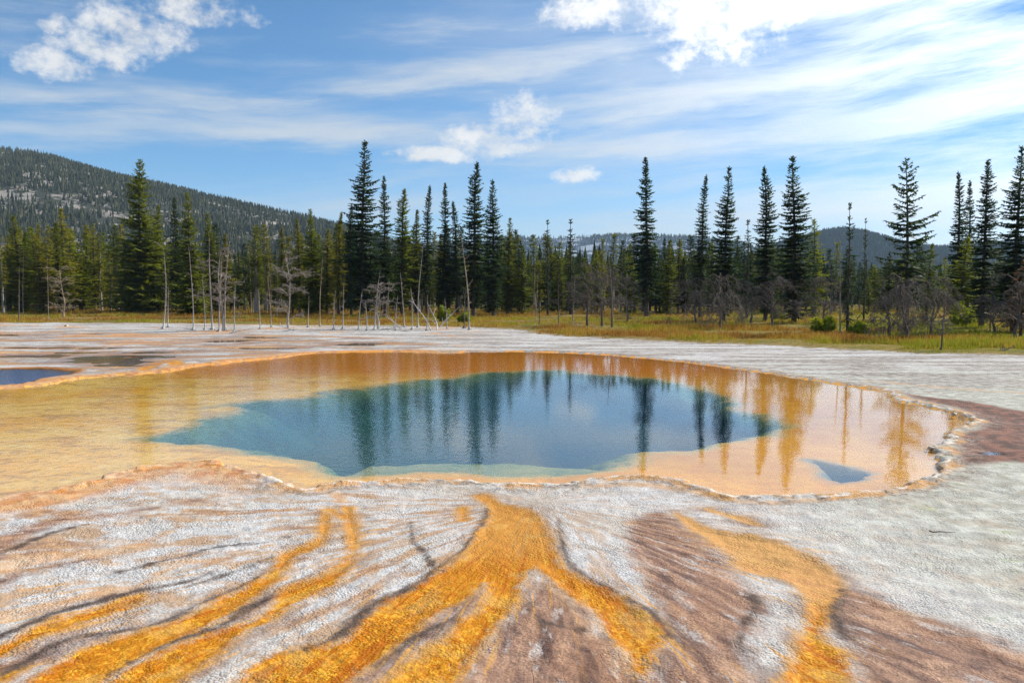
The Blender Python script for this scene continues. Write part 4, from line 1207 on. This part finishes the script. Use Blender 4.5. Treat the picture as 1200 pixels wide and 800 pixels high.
ROCKS = [(1092, 528, .12, 'dark knob of crust on the right rim of the pool beside the peach shallows'), 
         
         
         (78, 383, .35, 'white boulder at the meadow edge near the left'),
         (294, 561, .10, 'grey crust lump where the near rim steps at left'), (1118, 488, .14, 'ochre crust block on the far right rim'),
         ]
for k, (px, yb, s, lab) in enumerate(ROCKS):
    x, y = gp(px, yb)
    o = link('rock', rock_mesh(30 + k, s * .6), loc=(x, y, .03 + s * .2)); o.rotation_euler = (0, 0, k * 1.3)
    tag(o, lab, 'rock', 'lumps of crust round the pool')

# ------------------------------------------------------------------ bushes and grass
def bush_mesh(seed, w, h, n_=900):
    r = np.random.default_rng(seed); P = []
    c = r.normal(0, 1, (n_, 3)); c /= np.linalg.norm(c, axis=1, keepdims=True); c *= r.uniform(.3, 1, (n_, 1)) ** .5
    c = c * np.array([w, w, h * .5]) + np.array([0, 0, h * .52]); c[:, 2] += .25 * h * np.sin(c[:, 0] * 5 / w + seed) * (c[:, 2] > .5 * h)
    d1 = r.normal(0, .10, (n_, 3)); d2 = r.normal(0, .10, (n_, 3)); d2[:, 2] += .08
    V_ = np.stack([c - d1, c + d1, c + d2], 1).reshape(-1, 3)
    m = mesh_np('foliage', V_, np.arange(3 * n_).reshape(-1, 3), M_fol_yel, False)
    fattr(m, 'tint', np.repeat(r.uniform(0, .8, n_), 3))
    Vs, Fs = [], []
    for k in range(6):
        an = k * 1.05; tube(Vs, Fs, [(0, 0, -.05), (math.cos(an) * w * .4, math.sin(an) * w * .4, h * .4), (math.cos(an) * w * .7, math.sin(an) * w * .7, h * .75)], [.03, .02, .006], 4)
    return quad_mesh('stem', Vs, Fs, M_bark), m


BUSH = [(1128, 384, 1.1, 1.9, 'bright green bush below the yellow green conifer at right'), (1145, 382, .9, 1.3, 'smaller bright green bush beside the bigger one at right'), (965, 391, .9, 1.1, 'low olive bush at the foot of the half dead spire'),
        (1005, 393, .7, .7, 'small dry bush right of the half dead spire'), (545, 379, .8, 1.0, 'low green bush behind the ochre barked snag'), (912, 377, .9, 1.4, 'green bush at the foot of the fullest dark spruce'),
        (520, 378, .7, 1.5, 'upright green sapling bush left of the ochre barked snag')]
for k, (px, yb, w, h, lab) in enumerate(BUSH):
    place_parts('bush', px, yb, 1, 1, bush_mesh(60 + k, w, h), lab, 'bush', 'bushes on the meadow', names=('stem', 'foliage'))


def grass():
    N = 95000
    # denser near the front edge of the meadow
    r = np.random.default_rng(5)
    d = 38 + 142 * r.uniform(0, 1, N * 3) ** 1.7
    az = r.uniform(-.74, .74, N * 3)
    gx, gy = az * d, d
    s = sdf_poly(gx, gy, meadw) + (fbm(gx * .5, gy * .9, 4, 15) - 0.5) * 1.6
    tall = fbm(gx * .25, gy * .25, 3, 81)
    ok = (s > .1) & (r.uniform(0, 1, N * 3) < .25 + .75 * sstep(s, .1, 1.5))
    gx, gy, s, tall = gx[ok][:N], gy[ok][:N], s[ok][:N], tall[ok][:N]
    n_ = len(gx); B = 4
    h = (.14 + .38 * sstep(tall, .35, .7)) * r.uniform(.6, 1.2, n_) * (.45 + .55 * sstep(s, .2, 1.5))
    Vv = []; tt = []; hue = fbm(gx * .18 + 3, gy * .18, 4, 88) + r.uniform(-.12, .12, n_) + .10 * sstep(gx, 12, 28) - .06 * sstep(gx, -5, -25)
    hue = (hue - .5) * 1.7 + .48
    for b in range(B):
        a = r.uniform(0, 6.28, n_); o1 = r.uniform(-.14, .14, (n_, 2)); w = r.uniform(.02, .05, n_); ln = r.uniform(-.2, .2, (n_, 2))
        bx, by = gx + o1[:, 0], gy + o1[:, 1]
        hh = h * r.uniform(.7, 1.15, n_)
        p1 = np.stack([bx - np.cos(a) * w, by - np.sin(a) * w, np.full(n_, -.02)], 1)
        p2 = np.stack([bx + np.cos(a) * w, by + np.sin(a) * w, np.full(n_, -.02)], 1)
        p3 = np.stack([bx + ln[:, 0] * hh * 1.5, by + ln[:, 1] * hh * 1.5, hh + .08], 1)
        Vv.append(np.stack([p1, p2, p3], 1)); tt.append(np.repeat(hue[:, None], 3, 1))
    Vv = np.concatenate(Vv).reshape(-1, 3)
    m, n, out = new_mat('grass_blades')
    t = n.attr('tint')
    col = n.mix(n.st(t, .35, .62), (.47, .27, .05), (.50, .36, .055))
    col = n.mix(n.st(t, .60, .76), col, (.31, .31, .03))
    col = n.mix(n.st(t, .42, .28), col, (.36, .18, .04))
    d_ = n.n.new('ShaderNodeBsdfDiffuse'); n.put(d_.inputs[0], col)
    tl = n.n.new('ShaderNodeBsdfTranslucent'); n.put(tl.inputs[0], col)
    mx = n.n.new('ShaderNodeMixShader'); mx.inputs[0].default_value = .35
    n.l.new(d_.outputs[0], mx.inputs[1]); n.l.new(tl.outputs[0], mx.inputs[2]); n.l.new(mx.outputs[0], out.inputs['Surface'])
    me = mesh_np('grass', Vv, np.arange(len(Vv)).reshape(-1, 3), m, False)
    fattr(me, 'tint', np.concatenate(tt).ravel())
    return tag(link('grass', me), 'dry golden and green grass growing on the meadow', 'grass', kind='stuff')


grass()

# ------------------------------------------------------------------ air
bm_V = np.array([(sx * 6200, sy * 6200, zz_) for zz_ in (-5, 560) for sx, sy in ((-1, -1), (1, -1), (1, 1), (-1, 1))], float)
bm_F = np.array([(3, 2, 1, 0), (4, 5, 6, 7), (0, 1, 5, 4), (1, 2, 6, 5), (2, 3, 7, 6), (3, 0, 4, 7)])
hm, hn, hout = new_mat('haze')
pv = hn.n.new('ShaderNodeVolumePrincipled')
hn.put(pv.inputs['Color'], (.55, .78, 1.0)); pv.inputs['Density'].default_value = .00009
hn.l.new(pv.outputs[0], hout.inputs['Volume'])
tag(link('haze', mesh_np('haze', bm_V, bm_F, hm)), 'thin blue haze in the air over the whole basin', 'haze', kind='stuff')

# ------------------------------------------------------------------ sky and sun
SUN_AZ, SUN_EL = R(60), R(35)
sdir = Vector((math.sin(SUN_AZ) * math.cos(SUN_EL), math.cos(SUN_AZ) * math.cos(SUN_EL), math.sin(SUN_EL)))
sl = bpy.data.lights.new('sun', 'SUN'); sl.energy = 5.0; sl.angle = R(.5); sl.color = (1, .93, .82)
so_ = bpy.data.objects.new('sun', sl); COL.objects.link(so_)
so_.rotation_euler = (-sdir).to_track_quat('-Z', 'Y').to_euler()
so_.location = (60, 40, 80)

w = bpy.data.worlds.new('World'); w.cycles.sampling_method = 'MANUAL'; w.cycles.sample_map_resolution = 512; sc.world = w; w.use_nodes = True
n = NT(w.node_tree); n.n.clear()
wo = n.n.new('ShaderNodeOutputWorld'); bg = n.n.new('ShaderNodeBackground')
sky = n.n.new('ShaderNodeTexSky'); sky.sky_type = 'NISHITA'; sky.sun_disc = False
sky.sun_elevation = SUN_EL; sky.sun_rotation = SUN_AZ
sky.air_density = 1.0; sky.dust_density = .6; sky.ozone_density = 2.0; sky.altitude = 2200
tcw = n.n.new('ShaderNodeTexCoord').outputs['Generated']
dv = n.vm('NORMALIZE', tcw)
d = n.sep(dv)
az = n.m('ARCTAN2', d[0], d[1]); el = n.m('ARCSINE', d[2])


def pxdir(px, py):
    r_ = ray(px, py); L = math.sqrt(sum(q * q for q in r_))
    return math.atan2(r_[0], r_[1]), math.asin(r_[2] / L)


UV = n.comb(az, el, 0.0)
skc = n.mix(1.0, sky.outputs[0], (.57, .90, 1.06), 'MULTIPLY')
# high cirrus: long streaks
wv = n.noise(UV, 3.0, 3, .5)
tilt = n.m('SUBTRACT', el, n.m('MULTIPLY', az, .06))
cu = n.comb(n.m('MULTIPLY', az, 2.6), n.m('ADD', n.m('MULTIPLY', tilt, 20), n.m('MULTIPLY', wv, .8)), 2.3)
c1 = n.noise(cu, 1.15, 8, .62, .15)
c2 = n.noise(n.comb(n.m('MULTIPLY', az, 7), n.m('MULTIPLY', tilt, 42), 7.7), 1.0, 6, .65, .2)
rgt = n.st(az, -.35, .55)
cir = n.m('ADD', n.m('MULTIPLY', c1, .75), n.m('MULTIPLY', c2, .25))
cir = n.m('ADD', cir, n.m('MULTIPLY', rgt, .12))


def band(a0, a1, sig, amp):
    (u0, e0), (u1, e1) = pxdir(*a0), pxdir(*a1)
    k = (e1 - e0) / (u1 - u0)
    ln = n.m('SUBTRACT', el, n.m('ADD', n.m('MULTIPLY', n.m('SUBTRACT', az, u0), k), e0))
    ln = n.m('ADD', ln, n.m('MULTIPLY', n.m('SUBTRACT', c2, .5), sig * 1.6))
    g = n.m('POWER', 2.718, n.m('MULTIPLY', n.m('POWER', n.m('DIVIDE', ln, sig), 2.0), -1.0))
    return n.m('MULTIPLY', g, amp)


for b in (band((0, 113), (600, 76), .018, .17), band((0, 160), (700, 128), .020, .16), band((500, 20), (900, 10), .018, .07),
          band((650, 110), (1200, 105), .055, .06), band((640, 175), (1200, 180), .022, .10), band((560, 255), (1200, 245), .030, .12), band((0, 262), (560, 205), .02, .06)):
    cir = n.m('ADD', cir, b)
hz = n.st(el, .17, .0)
kc = n.st(cir, .53, .92)
kc = n.m('MAXIMUM', n.m('MULTIPLY', kc, .85), n.m('MULTIPLY', n.m('MULTIPLY', rgt, n.st(c1, .30, .62)), .72))
# cumulus puffs
CUM = [(72, 74, 30, 13), (112, 58, 38, 18), (160, 34, 48, 20), (220, 12, 56, 14), (66, 30, 12, 9), (618, 142, 34, 21), (575, 164, 44, 15), (508, 181, 42, 7), (674, 205, 20, 8),
       (845, 14, 75, 42), (800, 66, 24, 11), (775, 8, 50, 26),  (705, 8, 60, 18)]
pf = n.noise(n.comb(n.m('MULTIPLY', az, 1.0), n.m('MULTIPLY', el, 1.25), 1.1), 17, 8, .6, .15)
pf2 = n.noise(n.comb(n.m('MULTIPLY', az, 1.0), n.m('MULTIPLY', el, 1.25), 4.1), 55, 5, .6)
cum = None
for (px, py, rx, ry) in CUM:
    a, e = pxdir(px, py)
    rx_, ry_ = rx / F * .95, ry / F
    q = n.m('ADD', n.m('POWER', n.m('DIVIDE', n.m('SUBTRACT', az, a), rx_), 2.0), n.m('POWER', n.m('DIVIDE', n.m('SUBTRACT', el, e), ry_), 2.0))
    q = n.m('SUBTRACT', 1.25, n.m('MULTIPLY', q, .55))
    cum = q if cum is None else n.m('MAXIMUM', cum, q)
cum = n.m('MAXIMUM', cum, -1.5)
cf = n.m('ADD', cum, n.m('ADD', n.m('MULTIPLY', n.m('SUBTRACT', pf, .5), 3.4), n.m('MULTIPLY', n.m('SUBTRACT', pf2, .5), 2.6)))
kq = n.st(cf, .05, 1.5)
# brightness grows towards the sun
cosun = n.vm('DOT_PRODUCT', dv, tuple(sdir))
glow = n.m('POWER', n.m('MAXIMUM', cosun, 0.0), 6.0)
cb = n.m('ADD', 5.6, n.m('MULTIPLY', glow, 24.0))
cirb = n.vm('SCALE', (.93, .97, 1.0), cb)
cumb = n.vm('SCALE', (1.0, .99, .98), n.m('ADD', n.m('MULTIPLY', cb, 1.15), n.m('MULTIPLY', n.m('SUBTRACT', pf, .5), 3.0)))
col = n.mix(n.m('MULTIPLY', hz, n.m('ADD', .42, n.m('MULTIPLY', rgt, .5))), skc, cirb)
col = n.mix(kc, col, cirb)
col = n.mix(n.m('MULTIPLY', kq, .93), col, cumb)
n.l.new(col, bg.inputs['Color']); bg.inputs['Strength'].default_value = .12
n.l.new(bg.outputs[0], wo.inputs['Surface'])

# ------------------------------------------------------------------ render settings
sc.view_settings.view_transform = 'Standard'; sc.view_settings.look = 'None'
sc.view_settings.exposure = 0.22; sc.view_settings.gamma = 1.0
sc.view_settings.use_curve_mapping = False
sc.render.engine = 'CYCLES'
sc.cycles.use_denoising = True; sc.cycles.denoising_input_passes = 'RGB_ALBEDO_NORMAL'; sc.cycles.denoising_prefilter = 'NONE'
sc.cycles.use_adaptive_sampling = True; sc.cycles.adaptive_threshold = .025; sc.render.filter_size = 1.15
sc.cycles.max_bounces = 5; sc.cycles.diffuse_bounces = 2; sc.cycles.glossy_bounces = 3; sc.cycles.transparent_max_bounces = 8
sc.cycles.volume_bounces = 0
sc.cycles.sample_clamp_indirect = 4
